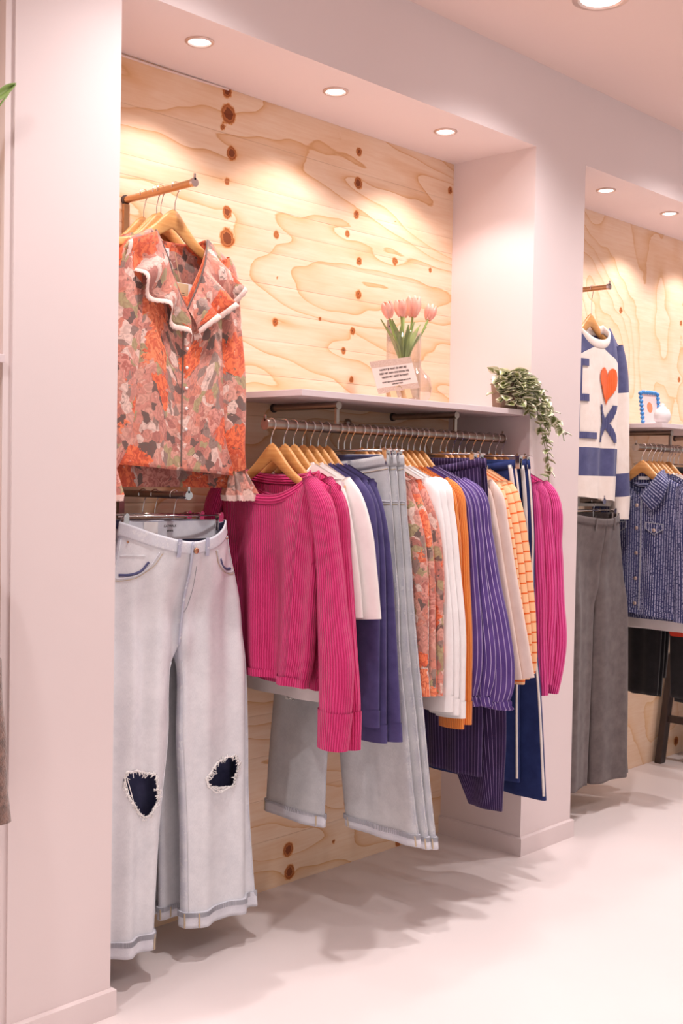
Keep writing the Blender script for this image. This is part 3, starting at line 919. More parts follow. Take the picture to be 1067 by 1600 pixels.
for x, o, lab, zh in ((0.640, [(.15, 1.288, .04), (.205, 1.235, .06), (.240, 1.12, .10), (.264, 1.0, .125), (.276, .908, .135)], 'white boxy tee directly behind the pink jumpers', .70),
                      (0.675, [(.16, 1.285, .04), (.226, 1.232, .06), (.27, 1.138, .10), (.292, 1.02, .13), (.309, .903, .14)], 'white boxy tee next to the indigo tops', .66)):
    rail_top('tee_shirt', lab, 'tee shirt', WT, x, MAT['white'], o, zh, .215, dict(sth=0.013, sfold=0.05, tc=.014, th=.018, amp=.005, cuff=0.0), 'of the '+lab)
IN = 'indigo jersey jumpers on the rail'
for x, o, lab, zh in ((0.708, [(.17, 1.27, .04), (.236, 1.222, .055), (.262, 1.11, .075), (.272, .95, .085), (.275, .78, .088), (.277, .612, .088)], 'indigo jersey jumper next to the white tees', .75),
                      (0.738, [(.17, 1.265, .04), (.228, 1.212, .055), (.258, 1.09, .075), (.268, .95, .09), (.274, .76, .095), (.279, .566, .098)], 'indigo jersey jumper in the middle of three', .75),
                      (0.770, [(.165, 1.262, .04), (.220, 1.205, .055), (.257, 1.055, .08), (.270, .94, .09), (.284, .80, .095), (.306, .566, .10)], 'indigo jersey jumper next to the jeans', .75)):
    rail_top('indigo_jumper', lab, 'jumper', IN, x, MAT['indigo'], o, zh, .2, dict(sth=0.014, sfold=0.06, tc=.013, th=.016, amp=.0035, cuff=.1), 'of the '+lab)

# ------------------------------------------------------------------ trousers
def pants_half(sig, zw, zc, ww, hips, leg, tw=0.02, tl=0.022, dip=0.0, belly=0.0, nu=72, nv=90, seed=1, amp=0.003, ysag=None, tk=None):
    """sig=+1/-1 side. hips: [(z, half width)] above crotch; leg: [(z, x_inner, x_outer[, y])] below crotch (in +x sense).
    Returns P(nv,nu,3), edge attr, mask of partition column"""
    ph = (np.arange(nu)+0.5)*2*PI/nu           # 0 = outer side, pi = inner
    c, s_ = np.cos(ph), np.sin(ph)             # s_<0 -> front
    zl = leg[-1][0]
    # rows, waist (row nv-1) to hem (row 0)
    hz = [h[0] for h in hips]+[l[0] for l in leg]
    ho = [h[1] for h in hips]+[l[2] for l in leg]
    hi = [0.0 for h in hips]+[l[1] for l in leg]
    hy = [0.0 for h in hips]+[(l[3] if len(l) > 3 else 0.0) for l in leg]
    K = smooth_pts(np.array([hz, ho, hi, hy]).T[np.argsort(hz)], 400)
    zk = K[:, 0]
    rows = np.linspace(0, 1, nv)
    P = np.zeros((nv, nu, 3)); E = np.zeros((nv, nu))
    for i, v in enumerate(rows):
        z0 = zl+(zw-zl)*v
        o = np.interp(z0, zk, K[:, 1]); n = np.interp(z0, zk, K[:, 2]); yy = np.interp(z0, zk, K[:, 3])
        b = float(sstep(zc-0.06, zc+0.05, z0))
        cc = np.sign(c)*np.abs(c)**0.85
        x = (o+n)/2+(o-n)/2*cc
        q = np.clip(x/max(o, 1e-4), 0, 1)
        t = tl+(tw-tl)*float(sstep(zc-0.1, zc+0.15, z0))
        if tk is not None: t = t*tk(z0)
        yl = np.abs(s_)**0.7
        yu = np.sqrt(np.clip(1-q**2.6, 0, 1))
        y = np.sign(s_)*t*((1-b)*yl+b*yu)
        fr = s_ < 0
        x_n = x/max(ww, 1e-3)
        f = folds(x_n, v, seed+(0 if sig > 0 else 9), 4, amp, 1.0, 5.0)*(1-0.7*sstep(zc, zw, z0))
        y = y+f*np.clip(yl*1.4, 0, 1)+yy
        wz = float(sstep(zw-0.26, zw, z0))
        y = np.where(fr, y-belly*(1-q**2)*wz, y)
        z = z0-np.where(fr, dip*(1-q**1.7)*float(sstep(zw-0.3, zw, z0)), 0.0)
        P[i, :, 0] = sig*x; P[i, :, 1] = y; P[i, :, 2] = z
        E[i] = np.where(c < 0, .45, .9)*(np.abs(c)**14)*(0.35+0.65*np.abs(math.sin(z0*40)))
    return P, E

def curve_on(P, pts, off=0.0015):
    """pts in grid coords (row, col)"""
    fi = np.array([p[0] for p in pts]); fj = np.array([p[1] for p in pts])
    return sample(P, fi, fj)

def pants(name, label, cat, group, origin, rz, mats, sp):
    zh = min(sp['leg'][0][-1][0], sp['leg'][1][-1][0])
    t = thing(name, label, cat, (origin[0], origin[1], zh), rz, group)
    mat = mats['cloth']
    halves = []
    m = MB(); attr = []
    for sig, leg in ((1, sp['leg'][0]), (-1, sp['leg'][1])):
        P, E = pants_half(sig, sp['zw'], sp['zc'], sp['hips'][0][1], sp['hips'], leg, sp.get('tw', .02), sp.get('tl', .022), sp.get('dip', 0), sp.get('belly', 0), sp.get('nu', 64), sp.get('nv', 80), sp.get('seed', 1), sp.get('amp', .003), tk=sp.get('tk'))
        nv, nu = P.shape[:2]
        skip = np.zeros((nv, nu), bool)
        zrow = P[:, 0, 2]
        skip[:, nu//2-1] = zrow > sp['zc']+0.03
        holes = sp.get('holes', {}).get(sig)
        if holes:
            C = 0.25*(P[:-1]+P[1:]+np.roll(P, -1, 1)[:-1]+np.roll(P, -1, 1)[1:])
            for poly in holes:
                ins = inside(C[..., 0], C[..., 2], poly) & (C[..., 1] < P[:-1, :, 1].mean(1, keepdims=True))
                skip[:-1] |= ins
        m.grid(P, uv_of(P, True), True, skip, flip=(sig < 0))
        attr.append(E.ravel()); halves.append(P)
    inner = mats.get('inner')
    o = m.build('cloth', [mat, inner] if inner else mat, t, True, attrs={'edge': np.concatenate(attr)}, solid=0.0016, solid_off=1 if inner else 0)
    # waistband
    wbr = sp.get('wb', 0)
    if wbr:
        wbm = MB()
        for P, sig in zip(halves, (1, -1)):
            rows = max(3, int(round(wbr/(sp['zw']-zh)*P.shape[0])))
            cols = [j for j in range(P.shape[1])]
            half = P.shape[1]//2
            order = list(range(half, P.shape[1]))+list(range(0, half))      # front centre -> side -> back centre
            Q = P[-rows:][:, order].copy()
            c = np.array([0, Q[..., 1].mean(), 0])
            d = Q.copy(); d[..., 2] = 0; d[..., 0] *= 0.25; d[..., 1] -= c[1]
            d /= np.linalg.norm(d, axis=2, keepdims=True)+1e-9
            Q1 = Q+d*0.0028
            Q1[-1, :, 2] += 0.0015
            Qi = Q[-1:]-d[-1:]*0.001
            Q2 = np.concatenate([Q[:1], Q1, Qi], 0)
            wbm.grid(Q2, uv_of(Q2, False), flip=(sig < 0))
        wbm.build('waistband', mats.get('band', mat), t, True, attrs={'edge': np.full(wbm.n, 0.25)})
    # turned-up cuffs
    ch = sp.get('cuff', 0)
    if ch:
        for P, sig in zip(halves, (1, -1)):
            rows = max(3, int(round(ch/(sp['zw']-zh)*P.shape[0])))
            Q = P[:rows].copy(); c = Q.mean(1, keepdims=True)
            Q1 = c+(Q-c)*np.array([1.03, 1.22, 1.0])
            Q1[..., 2] = Q[..., 2]
            lo = Q[:1].copy(); top = Q[-1:].copy()
            Q1[0, :, 2] -= 0.004
            Q2 = np.concatenate([lo, Q1, top], 0)
            cu = MB().grid(Q2, uv_of(Q2, True), True, flip=(sig < 0)).build('cuff', mats['cuff'], t, True)
            # frayed stitched rim of the cuff
            m2 = MB(); loop = Q1[-1]
            for j in range(0, loop.shape[0]):
                a, b = loop[j], loop[(j+1) % loop.shape[0]]
                for f in np.linspace(0, 1, 3)[:-1]:
                    p = a*(1-f)+b*f
                    d = (p-c[-1, 0]); d[2] = 0; d[0] *= .3; d /= np.linalg.norm(d)+1e-9
                    m2.obox(p+d*0.001+np.array([0, 0, -0.006]), (b-a)*0.12, d*0.0012, (0, 0, 0.0065))
            st = m2.build('cuff_stitching', mats['stitch'], cu)
            st['kind'] = 'stuff'
            # seam tape
            j0 = P.shape[1]//2+P.shape[1]//(16)
            for jj in (sp.get('cuffseam', [0.56])):
                jx = jj*P.shape[1]
                p0 = sample(Q1, [0.2], [jx])[0]; p1 = sample(Q1, [rows-1.3], [jx])[0]
                d = (p0-c[0, 0]); d[2] = 0; d[0] *= .3; d /= np.linalg.norm(d)+1e-9
                MB().tube([p0+d*.002, p1+d*.002], 0.0022, 6).build('seam_tape', MAT['stitch'], cu)
    return t, halves

def inside(x, z, poly):
    r = np.zeros(x.shape, bool)
    n = len(poly)
    for i in range(n):
        x1, z1 = poly[i]; x2, z2 = poly[(i+1) % n]
        cnd = ((z1 > z) != (z2 > z)) & (x < (x2-x1)*(z-z1)/((z2-z1) if abs(z2-z1) > 1e-9 else 1e-9)+x1)
        r ^= cnd
    return r

def seam(P, pts, r, name, mat, parent, off=(0, -0.001, 0), n=40):
    G = smooth_pts(np.array(pts, float), n)
    C = curve_on(P, [tuple(g) for g in G])+np.array(off)
    return MB().tube(C, r, 5).build(name, mat, parent, True)

def add_fray(P_half, poly, parent, seed, n_thr=110):
    """frayed cotton round a torn hole + a few loose threads across"""
    r = np.random.default_rng(seed)
    m = MB()
    L = np.array(poly+[poly[0]], float)
    seg = np.linalg.norm(np.diff(L, axis=0), axis=1); tot = seg.sum(); cum = np.concatenate([[0], np.cumsum(seg)])
    cx, cz = np.array(poly).mean(0)
    def at(d):
        i = min(len(seg)-1, np.searchsorted(cum, d, side='right')-1)
        f = (d-cum[i])/seg[i]
        return L[i]*(1-f)+L[i+1]*f
    for k in range(n_thr):
        p = at(r.uniform(0, tot))
        q = front_point(P_half, p[0], p[1])
        inward = np.array([cx-p[0], 0, cz-p[1]]); inward /= np.linalg.norm(inward)+1e-9
        a = q+np.array([r.normal(0, .002), -0.002, r.normal(0, .002)])-inward*r.uniform(0.001, .006)
        b = a+inward*r.uniform(.003, .010)+np.array([r.normal(0, .005), -r.uniform(0.0, .004), -abs(r.normal(0, .004))])
        mid = (a+b)/2+np.array([r.normal(0, .002), -0.002, r.normal(0, .002)])
        m.tube(smooth_pts([a, mid, b], 5), r.uniform(.0007, .0013), 4)
    # hem roll around the opening
    for d in np.linspace(0, tot, 60)[:-1]:
        p = at(d); p2 = at((d+tot/59) % tot)
        a = front_point(P_half, p[0]+r.normal(0, .0015), p[1]+r.normal(0, .0015)); b = front_point(P_half, p2[0], p2[1])
        m.tube([a+np.array([0, -.0012, 0]), b+np.array([0, -.0012, 0])], r.uniform(.0020, .0036), 5)
    o = m.build('frayed_edge', MAT['fray'], parent, True)
    o['kind'] = 'stuff'
    # a few long slack threads hanging across the hole
    for k in range(4):
        a2, b2 = at(tot*(0.60+0.05*k)), at(tot*(0.88+0.03*k))
        a = front_point(P_half, *a2); b = front_point(P_half, *b2)
        mid = (a+b)/2+np.array([0.004*(k-1.5), -0.004, -0.012-0.003*k])
        MB().tube(smooth_pts([a+np.array([0, -.002, 0]), mid, b+np.array([0, -.002, 0])], 12), 0.0012, 5).build('loose_thread', MAT['fray'], parent, True)

DEN = dict(cloth=MAT['denim'], inner=MAT['denim_in'], cuff=MAT['cuff'], stitch=MAT['stitch_grey'], band=MAT['denim'])
# --- the ripped jeans on the lower left arm
JX, JY = 0.262, 0.112
HOLE_L = [(-.166, .548), (-.140, .545), (-.112, .535), (-.082, .528), (-.078, .500), (-.074, .462), (-.095, .428), (-.108, .420), (-.135, .447), (-.160, .480), (-.172, .512)]
HOLE_R = [(.082, .490), (.104, .503), (.128, .520), (.160, .526), (.190, .528), (.198, .505), (.190, .470), (.186, .446), (.150, .447), (.115, .458), (.088, .464)]
sp = dict(zw=1.160, zc=0.835, hips=[(1.160, .168), (1.08, .182), (1.0, .202), (0.92, .222), (0.845, .234)],
          leg=([(0.79, .012, .243), (.6, .016, .256), (.4, .030, .262), (.25, .036, .272), (.10, .040, .284)],
               [(0.79, .012, .236), (.6, .016, .236), (.4, .046, .232), (.25, .058, .228), (.088, .066, .224)]),
          tw=.030, tl=.034, dip=.050, belly=.045, nu=120, nv=230, seed=4, amp=.013, wb=.036, cuff=.040, cuffseam=[0.53, 0.02, 0.62],
          holes={1: [HOLE_R], -1: [HOLE_L]})
jt, (JR, JL) = pants('ripped_jeans', 'bleached wide-leg jeans with torn knees and turned-up hems on the front arm', 'jeans', 'ripped jeans on the lower arm', (JX, JY), 0.0, DEN, sp)
add_fray(JR, HOLE_R, jt, 5); add_fray(JL, HOLE_L, jt, 6)
nvJ, nuJ = JR.shape[:2]
fc = nuJ//2      # front centre column start (front goes fc..nu)
def rowz(P, z): return float(np.interp(z, P[:, 0, 2], np.arange(P.shape[0])))
for P, nm in ((JR, 'r'), (JL, 'l')):
    # curved front pocket edges, outer and inner seams
    col = lambda f: fc+f*(nuJ//2)       # 0 centre .. 1 side
    seam(P, [(rowz(P, 1.118), col(.50)), (rowz(P, 1.075), col(.545)), (rowz(P, 1.045), col(.63)), (rowz(P, 1.028), col(.76)), (rowz(P, 1.026), col(.93))], .0016, 'pocket_seam', MAT['cuff'], jt)
    seam(P, [(rowz(P, 1.118), col(.485)), (rowz(P, 1.070), col(.53)), (rowz(P, 1.040), col(.62)), (rowz(P, 1.021), col(.76)), (rowz(P, 1.019), col(.93))], .0009, 'pocket_stitch', MAT['stitch'], jt)
    seam(P, [(rowz(P, 1.085), col(.555)), (rowz(P, 1.056), col(.61)), (rowz(P, 1.040), col(.70)), (rowz(P, 1.034), col(.80))], .0042, 'pocket_lining', MAT['denim_in'], jt, off=(0, .0012, 0))
    seam(P, [(rowz(P, 1.12), col(.90)), (rowz(P, .9), col(.92)), (rowz(P, .5), col(.92)), (rowz(P, .13), col(.92))], .0012, 'outer_seam', MAT['denim'], jt)
    seam(P, [(rowz(P, .80), col(.07)), (rowz(P, .6), col(.10)), (rowz(P, .35), col(.12)), (rowz(P, .13), col(.12))], .0015, 'inner_seam', MAT['denim'], jt)
    # belt loop
    a = curve_on(P, [(nvJ-1, col(.36)), (nvJ-4, col(.36)), (nvJ-10, col(.36)), (rowz(P, 1.115), col(.36))])
    a[:, 1] -= .006; a[0, 2] += .003
    mb = MB()
    for q0, q1 in zip(a[:-1], a[1:]):
        c = (q0+q1)/2; mb.obox(c, (.0055, 0, 0), (0, .0016, 0), (q1-q0)*0.55)
    mb.build('belt_loop', MAT['denim'], jt, attrs={'edge': np.full(mb.n, .9)}, bevel=.0008)
    # small rivets
    for zz, f in ((1.03, .93), (1.118, .80)):
        p = curve_on(P, [(rowz(P, zz), col(f))])[0]+np.array([0, -.002, 0])
        MB().lathe([(.0005, -.0015), (.0030, -.0012), (.0034, 0)], 10, p, 'y').build('rivet', MAT['copper'], jt, True)
# coin pocket on the left half
cp = [(1.092, .74), (1.092, .95), (1.05, .94)]
seam(JL, [(rowz(JL, 1.098), fc+.60*fc), (rowz(JL, 1.088), fc+.74*fc), (rowz(JL, 1.08), fc+.86*fc)], .0014, 'coin_pocket_seam', MAT['denim'], jt)
# fly: overlapping strip with stitched J
fly = [(nvJ-1, .004), (nvJ-20, .004), (rowz(JR, 1.0), .004), (rowz(JR, .90), .004), (rowz(JR, .845), .004)]
pts = curve_on(JR, [(a, fc+b*fc) for a, b in fly]); pts[:, 1] -= .004; pts[:, 0] -= .004
MB().tube(smooth_pts(pts, 30), .0034, 6).build('fly_edge', MAT['denim'], jt, True, attrs={'edge': np.full(30*6, .7)})
seam(JR, [(rowz(JR, 1.09), fc+.2*fc), (rowz(JR, .99), fc+.19*fc), (rowz(JR, .945), fc+.12*fc), (rowz(JR, .93), fc+.02*fc)], .0009, 'fly_stitch', MAT['stitch_grey'], jt)
bp = curve_on(JR, [(nvJ-5, fc+.06*fc)])[0]+np.array([0.004, -.0055, -.004])
MB().lathe([(.0005, -.003), (.006, -.0028), (.0075, -.001), (.0075, .002)], 16, bp, 'y').build('button', MAT['copper'], jt, True)
# labels inside the back waistband: a blank white tag and a printed brand tag
bx = JL[-1, nuJ//4]
def small_text(body, size, loc, parent, mat, rot=(PI/2, 0, 0), align='CENTER', name='lettering', extr=0.0003, z_rel=True, spacing=1.0):
    cu = bpy.data.curves.new('txt', 'FONT'); cu.body = body; cu.size = size; cu.align_x = align; cu.align_y = 'CENTER'; cu.extrude = extr
    cu.space_character = spacing
    o = bpy.data.objects.new('txt', cu); COL.objects.link(o)
    dg = bpy.context.evaluated_depsgraph_get()
    me = bpy.data.meshes.new_from_object(o.evaluated_get(dg))
    bpy.data.objects.remove(o)
    me.materials.clear(); me.materials.append(mat)
    q = bpy.data.objects.new(name, me); COL.objects.link(q)
    q.parent = parent; q.rotation_euler = rot
    pz = (parent.parent.location.z if parent.parent else parent.location.z) if z_rel else 0
    q.location = (loc[0], loc[1], loc[2]-pz)
    return q
yb = 0.0245
lb = MB().box((-.018, yb-.0015, 1.127), (.022, yb-.0005, 1.153)).build('brand_label', MAT['paper'], jt)
small_text('CATWALK', .0085, (.002, yb-.0018, 1.1465), lb, MAT['ink'])
small_text('JUNKIE', .0065, (.002, yb-.0018, 1.134), lb, MAT['ink'])
MB().box((-.084, yb-.006, 1.095), (-.040, yb-.005, 1.158)).build('blank_tag', MAT['paper'], jt)
iw = []
for zz in np.linspace(1.112, 1.159, 6):
    iw.append([(x_, .0300*math.sqrt(max(0, 1-(abs(x_)/.168)**2.6))-.007, zz) for x_ in np.linspace(-.160, .160, 40)])
iw = np.array(iw)
MB().grid(iw, uv_of(iw, False)).build('inner_waistband', MAT['cuff'], jt, True)
clip_hanger((JX-.004, JY, 1.227), 0.0, .152, 'chrome clip hanger holding the front ripped jeans', 'clip hangers on the lower arm', small=True, drop=.053)
# two more pairs behind on the same arm
for k, (yy, dx) in enumerate(((.192, -.006), (.245, -.004))):
    s2 = dict(sp); s2.update(holes={}, nu=48, nv=70, seed=20+k, wb=.036, tw=.016, tl=.018, belly=.012, amp=.004)
    pants('ripped_jeans', ['bleached jeans second on the lower arm, behind the ripped pair', 'bleached jeans third on the lower arm, nearest the plywood'][k], 'jeans', 'ripped jeans on the lower arm', (JX+dx-0.008, yy), 0.0, DEN, s2)
    clip_hanger((.258, yy, 1.227), 0.0, .152, ['chrome clip hanger of the second jeans on the lower arm', 'chrome clip hanger nearest the plywood on the lower arm'][k], 'clip hangers on the lower arm', small=True, drop=.053)

# --- jeans on the rail
for k, (x, hemz, dxo, lab) in enumerate(((0.822, .272, -.012, 'bleached jeans first of three on the rail'), (0.848, .262, 0.0, 'bleached jeans in the middle of the three on the rail'), (0.874, .258, .006, 'bleached jeans last of three on the rail'))):
    s3 = dict(zw=1.345, zc=1.02, hips=[(1.345, .19+.006*k), (1.26, .203+.006*k), (1.18, .214+.004*k), (1.10, .222+.006*k), (1.03, .230+.006*k)],
              leg=([(.97, .012, .238+.004*k), (.8, .010, .262+dxo), (.6, .010, .285+dxo, .01), (.42, .02, .303+dxo, .02), (hemz, .035, .322+dxo, .03)],
                   [(.97, .012, .215), (.8, .0, .21, -.02), (.6, -.03, .20, -.05), (.42, -.05, .185, -.08), (.30+.22*k, -.07, .165-.03*k, -.105+.03*k)]),
              tw=.013, tl=.016, dip=.022, belly=.01, nu=64, nv=110, seed=40+k, amp=.003, wb=.036, cuff=.036, cuffseam=[.6, .93])
    hp = [(-.150, .665), (-.110, .672), (-.070, .660), (-.080, .640), (-.120, .628), (-.148, .640)]
    if k == 0: s3['holes'] = {-1: [hp]}
    jt2, hv = pants('jeans', lab, 'jeans', 'bleached jeans on the rail', on_rail(x), ROT, dict(DEN, cloth=MAT['denim_grey'], band=MAT['denim_grey']), s3)
    seam(hv[0], [(rowz(hv[0], 1.30), 64*.985), (rowz(hv[0], 1.0), 64*.985), (rowz(hv[0], .31), 64*.985)], .0012, 'outer_seam', MAT['denim_grey'], jt2)
    Ph = hv[0]; cl = lambda f: 32+f*32
    seam(Ph, [(rowz(Ph, 1.300), cl(.50)), (rowz(Ph, 1.26), cl(.56)), (rowz(Ph, 1.225), cl(.68)), (rowz(Ph, 1.215), cl(.90))], .0015, 'pocket_seam', MAT['cuff'], jt2)
    seam(Ph, [(rowz(Ph, 1.300), cl(.47)), (rowz(Ph, 1.255), cl(.53)), (rowz(Ph, 1.217), cl(.66)), (rowz(Ph, 1.207), cl(.90))], .0010, 'pocket_stitch', MAT['stitch'], jt2)
    seam(Ph, [(rowz(Ph, 1.306), cl(.03)), (rowz(Ph, 1.306), cl(.4)), (rowz(Ph, 1.306), cl(.7)), (rowz(Ph, 1.306), cl(.95))], .0010, 'waistband_stitch', MAT['stitch'], jt2)
    a = curve_on(Ph, [(109, cl(.42)), (107, cl(.42)), (104, cl(.42)), (rowz(Ph, 1.30), cl(.42))]); a[:, 1] -= .005
    mb = MB()
    for q0, q1 in zip(a[:-1], a[1:]): mb.obox((q0+q1)/2, (.0055, 0, 0), (0, .0016, 0), (q1-q0)*.55)
    mb.build('belt_loop', MAT['denim_grey'], jt2, attrs={'edge': np.full(mb.n, .8)})
    clip_hanger((x, RY, RZ), ROT, .185, 'chrome clip hanger of the '+lab, 'clip hangers on the near rail', drop=.062)
    if k == 0:
        add_fray(hv[1], hp, jt2, 9, 60)

# --- floral blouses on the rail
FLR = 'floral blouses on the rail'
for k, (x, lab) in enumerate(((0.915, 'floral blouse on the rail next to the jeans'), (0.944, 'floral blouse between two other floral blouses on the rail'), (0.972, 'floral blouse on the rail next to the white sweatshirts'))):
    o = [(.13, 1.29, .04), (.205+.006*k, 1.225, .06), (.240+.006*k, 1.15, .085), (.262+.006*k, 1.03, .10), (.272+.004*k, .85, .105), (.276+.004*k, .74, .09), (.283, .67, .10)]
    rail_top('patterned_blouse', lab, 'blouse', FLR, x, MAT['floral'], o, .70, .20, dict(vneck=True, dF=.12, sfold=.3, sth=.014, amp=.006, tc=.014, th=.018, collar=False), 'of the '+lab)
# --- white sweatshirts
for k, (x, lab) in enumerate(((1.003, 'white sweatshirt nearest the floral blouses on the rail'), (1.026, 'white sweatshirt in the middle of the three'), (1.050, 'white sweatshirt next to the orange knits'))):
    o = [(.11, 1.303, .04), (.215+.007*k, 1.256, .055), (.240+.004*k, 1.19, .075), (.266+.004*k, 1.027, .10), (.291+.005*k, .823, .115), (.294+.004*k, .70, .11), (.292+.005*k, .592+.012*(2-k), .10)]
    rail_top('sweatshirt', lab, 'sweatshirt', 'white sweatshirts on the rail', x, MAT['sweat'], o, .70, .22, dict(sfold=.1, sth=.015, cuff=.1, tc=.014, th=.016, hemband=1), 'of the '+lab)
# --- orange knits
for k, (x, lab) in enumerate(((1.076, 'orange ribbed cardigan next to the white sweatshirts'), (1.102, 'orange ribbed cardigan next to the purple blouses'))):
    o = [(.125, 1.298, .04), (.225+.012*k, 1.240, .055), (.247+.008*k, 1.16, .075), (.264+.008*k, .972, .09), (.276+.008*k, .814, .095), (.280+.006*k, .66, .09), (.278+.008*k, .555+.01*k, .085)]
    rail_top('cardigan', lab, 'cardigan', 'orange cardigans on the rail', x, MAT['orange'], o, .68, .2, dict(sfold=.08, sth=.014, cuff=.12, tc=.013, th=.015), 'of the '+lab)
# --- purple blouses
for k, (x, lab) in enumerate(((1.130, 'purple pinstripe blouse next to the orange cardigans'), (1.158, 'purple pinstripe blouse in the middle of the three'), (1.188, 'purple pinstripe blouse with the fullest sleeve, furthest right'))):
    if k < 2:
        o = [(.10, 1.315, .04), (.238+.008*k, 1.225, .055), (.262+.01*k, 1.129, .075), (.282+.012*k, .98, .09), (.297+.02*k, .86, .10), (.302+.03*k, .74, .10), (.292+.03*k, .665, .085), (.286+.03*k, .64, .06)]
    else:
        o = [(.10, 1.318, .04), (.250, 1.235, .055), (.282, 1.117, .08), (.316, .971, .10), (.356, .830, .12), (.374, .72, .130), (.370, .665, .120), (.356, .632, .095)]
    tt, _ = rail_top('pinstripe_blouse', lab, 'blouse', 'purple pinstripe blouses on the rail', x, MAT['purple'], o, .62, .21,
                     dict(bmat=MAT['purple_h'], sfold=.22, sth=.017 if k < 2 else .024, tc=.014, th=.018, vneck=True, dF=.1, collar=False), 'of the '+lab)
    # gathered cuff
    e = o[-1]; c0 = np.array([e[0]-e[2]/2, 0, e[1]])
    m = MB(); a = np.arange(40)*2*PI/40
    R = []
    for dz, sc in ((.006, 1.0), (.0, 1.12), (-.010, 1.05), (-.020, 1.16), (-.024, 1.0)):
        g = 1+.06*np.sin(a*13+dz*90)
        R.append(np.stack([c0[0]+np.cos(a)*e[2]*.5*sc*g*(0.9 if k < 2 else 1.05)-dz*0.3, np.sin(a)*.017*sc*g*(1 if k < 2 else 1.4), np.full(40, c0[2]+dz)], 1))
    R = np.array(R)
    m.grid(R, uv_of(R, True), True).build('gathered_cuff', MAT['purple'], tt, True)
# --- purple pinstripe trousers
for k, (x, hz, sh, lab) in enumerate(((1.214, .385, 0.0, 'dark purple pinstripe trousers with the shorter visible hem'), (1.246, .285, .06, 'dark purple pinstripe trousers with the lowest hem'))):
    s4 = dict(zw=1.345, zc=1.05, hips=[(1.345, .212), (1.26, .222), (1.18, .228), (1.1, .232)], leg=([(1.0, .012, .236), (.8, .02, .24+sh*.6), (.6, .03, .245+sh), (hz, .045+sh*2.2, .246+sh*.9)], [(1.0, .012, .226), (.8, .012, .22), (.6, .0, .20), (hz+.04, -.02, .18)]),
              tw=.013, tl=.014, dip=.03, belly=.012, nv=80, nu=56, seed=60+k, amp=.004, wb=.04)
    pants('pinstripe_trousers', lab, 'trousers', 'purple pinstripe trousers on the rail', on_rail(x), ROT, dict(cloth=MAT['purple_dk'], band=MAT['purple_dk']), s4)
    clip_hanger((x, RY, RZ), ROT, .19, 'chrome clip hanger of the '+lab, 'clip hangers on the near rail')
# --- blush tops and striped peach knits
for k, (x, lab) in enumerate(((1.290, 'blush jersey top next to the purple trousers'), (1.318, 'blush jersey top next to the peach striped knits'))):
    o = [(.12, 1.30, .04), (.205+.02*k, 1.232, .055), (.228+.02*k, 1.15, .08), (.258+.02*k, 1.015, .10), (.298+.022*k, .84, .12), (.334+.025*k, .672+.004*k, .13)]
    rail_top('long_sleeve_top', lab, 'top', 'blush tops on the rail', x, MAT['cream'], o, .70, .2, dict(sfold=.06, sth=.013, tc=.013, th=.015), 'of the '+lab)
for k, (x, lab) in enumerate(((1.352, 'peach knit with orange stripes next to the blush tops'), (1.384, 'peach knit with orange stripes between its two twins'), (1.416, 'peach knit with orange stripes next to the navy trousers'))):
    o = [(.138, 1.296, .04), (.205+.002*k, 1.245, .055), (.224+.004*k, 1.19, .07), (.25+.003*k, 1.088, .08), (.272+.003*k, .954, .085), (.300-.003*k, .80, .085), (.302-.003*k, .70, .08), (.298-.003*k, .655+.012*k, .07)]
    rail_top('striped_jumper', lab, 'jumper', 'orange striped peach knits on the rail', x, MAT['peach'], o, .62+.02*k, .21, dict(sfold=.05, sth=.015, tc=.014, th=.016, cmat=MAT['label_grey'], cw=.014, nhw=.095), 'of the '+lab)
# --- navy trousers with white side stripes
for k, (x, hz, x0, x1, lab) in enumerate(((1.458, .318, -.03, .215, 'navy trousers with pale side stripe and the higher hem'), (1.500, .268, .06, .290, 'navy trousers with pale side stripe and the lower hem'))):
    s5 = dict(zw=1.345, zc=1.05, hips=[(1.345, .175+.02*k), (1.26, .19+.018*k), (1.18, .198+.018*k), (1.1, .204+.018*k)],
              leg=([(1.0, .012, .206+.018*k), (.8, .012, .205+.03*k), (.6, .02, .205+.055*k), (hz, x0, x1)], [(1.0, .012, .2), (.8, .012, .2), (.6, .02, .2), (hz+.02, .02, .19)]),
              tw=.015, tl=.018, dip=.02, belly=.01, nv=80, nu=64, seed=70+k, amp=.004, wb=.035)
    nt, hv = pants('navy_trousers', lab, 'trousers', 'navy trousers on the rail', on_rail(x), ROT, dict(cloth=MAT['navy'], band=MAT['navy']), s5)
    P = hv[0]; nv5, nu5 = P.shape[:2]
    for f0, f1 in ((.80, .84), (.865, .905), (.93, .975)) if k == 0 else ((.78, .83), (.86, .90), (.94, .985)):
        if k == 0 and f0 < .86: continue
        rows = np.arange(0, nv5-1)
        cols = np.linspace(f0, f1, 4)*nu5
        Q = np.array([sample(P, np.full(4, float(r_)), cols) for r_ in rows])
        keep = rows > (nv5*.62 if f0 < .9 else 0)
        Q = Q[keep]
        if f0 >= .9 and k == 0: pass
        Q[..., 1] -= .0016
        MB().grid(Q, uv_of(Q, False)).build('side_stripe', MAT['stripe_white'], nt, True, solid=.0008)
    clip_hanger((x, RY, RZ), ROT, .185, 'chrome clip hanger of the '+lab, 'clip hangers on the near rail')
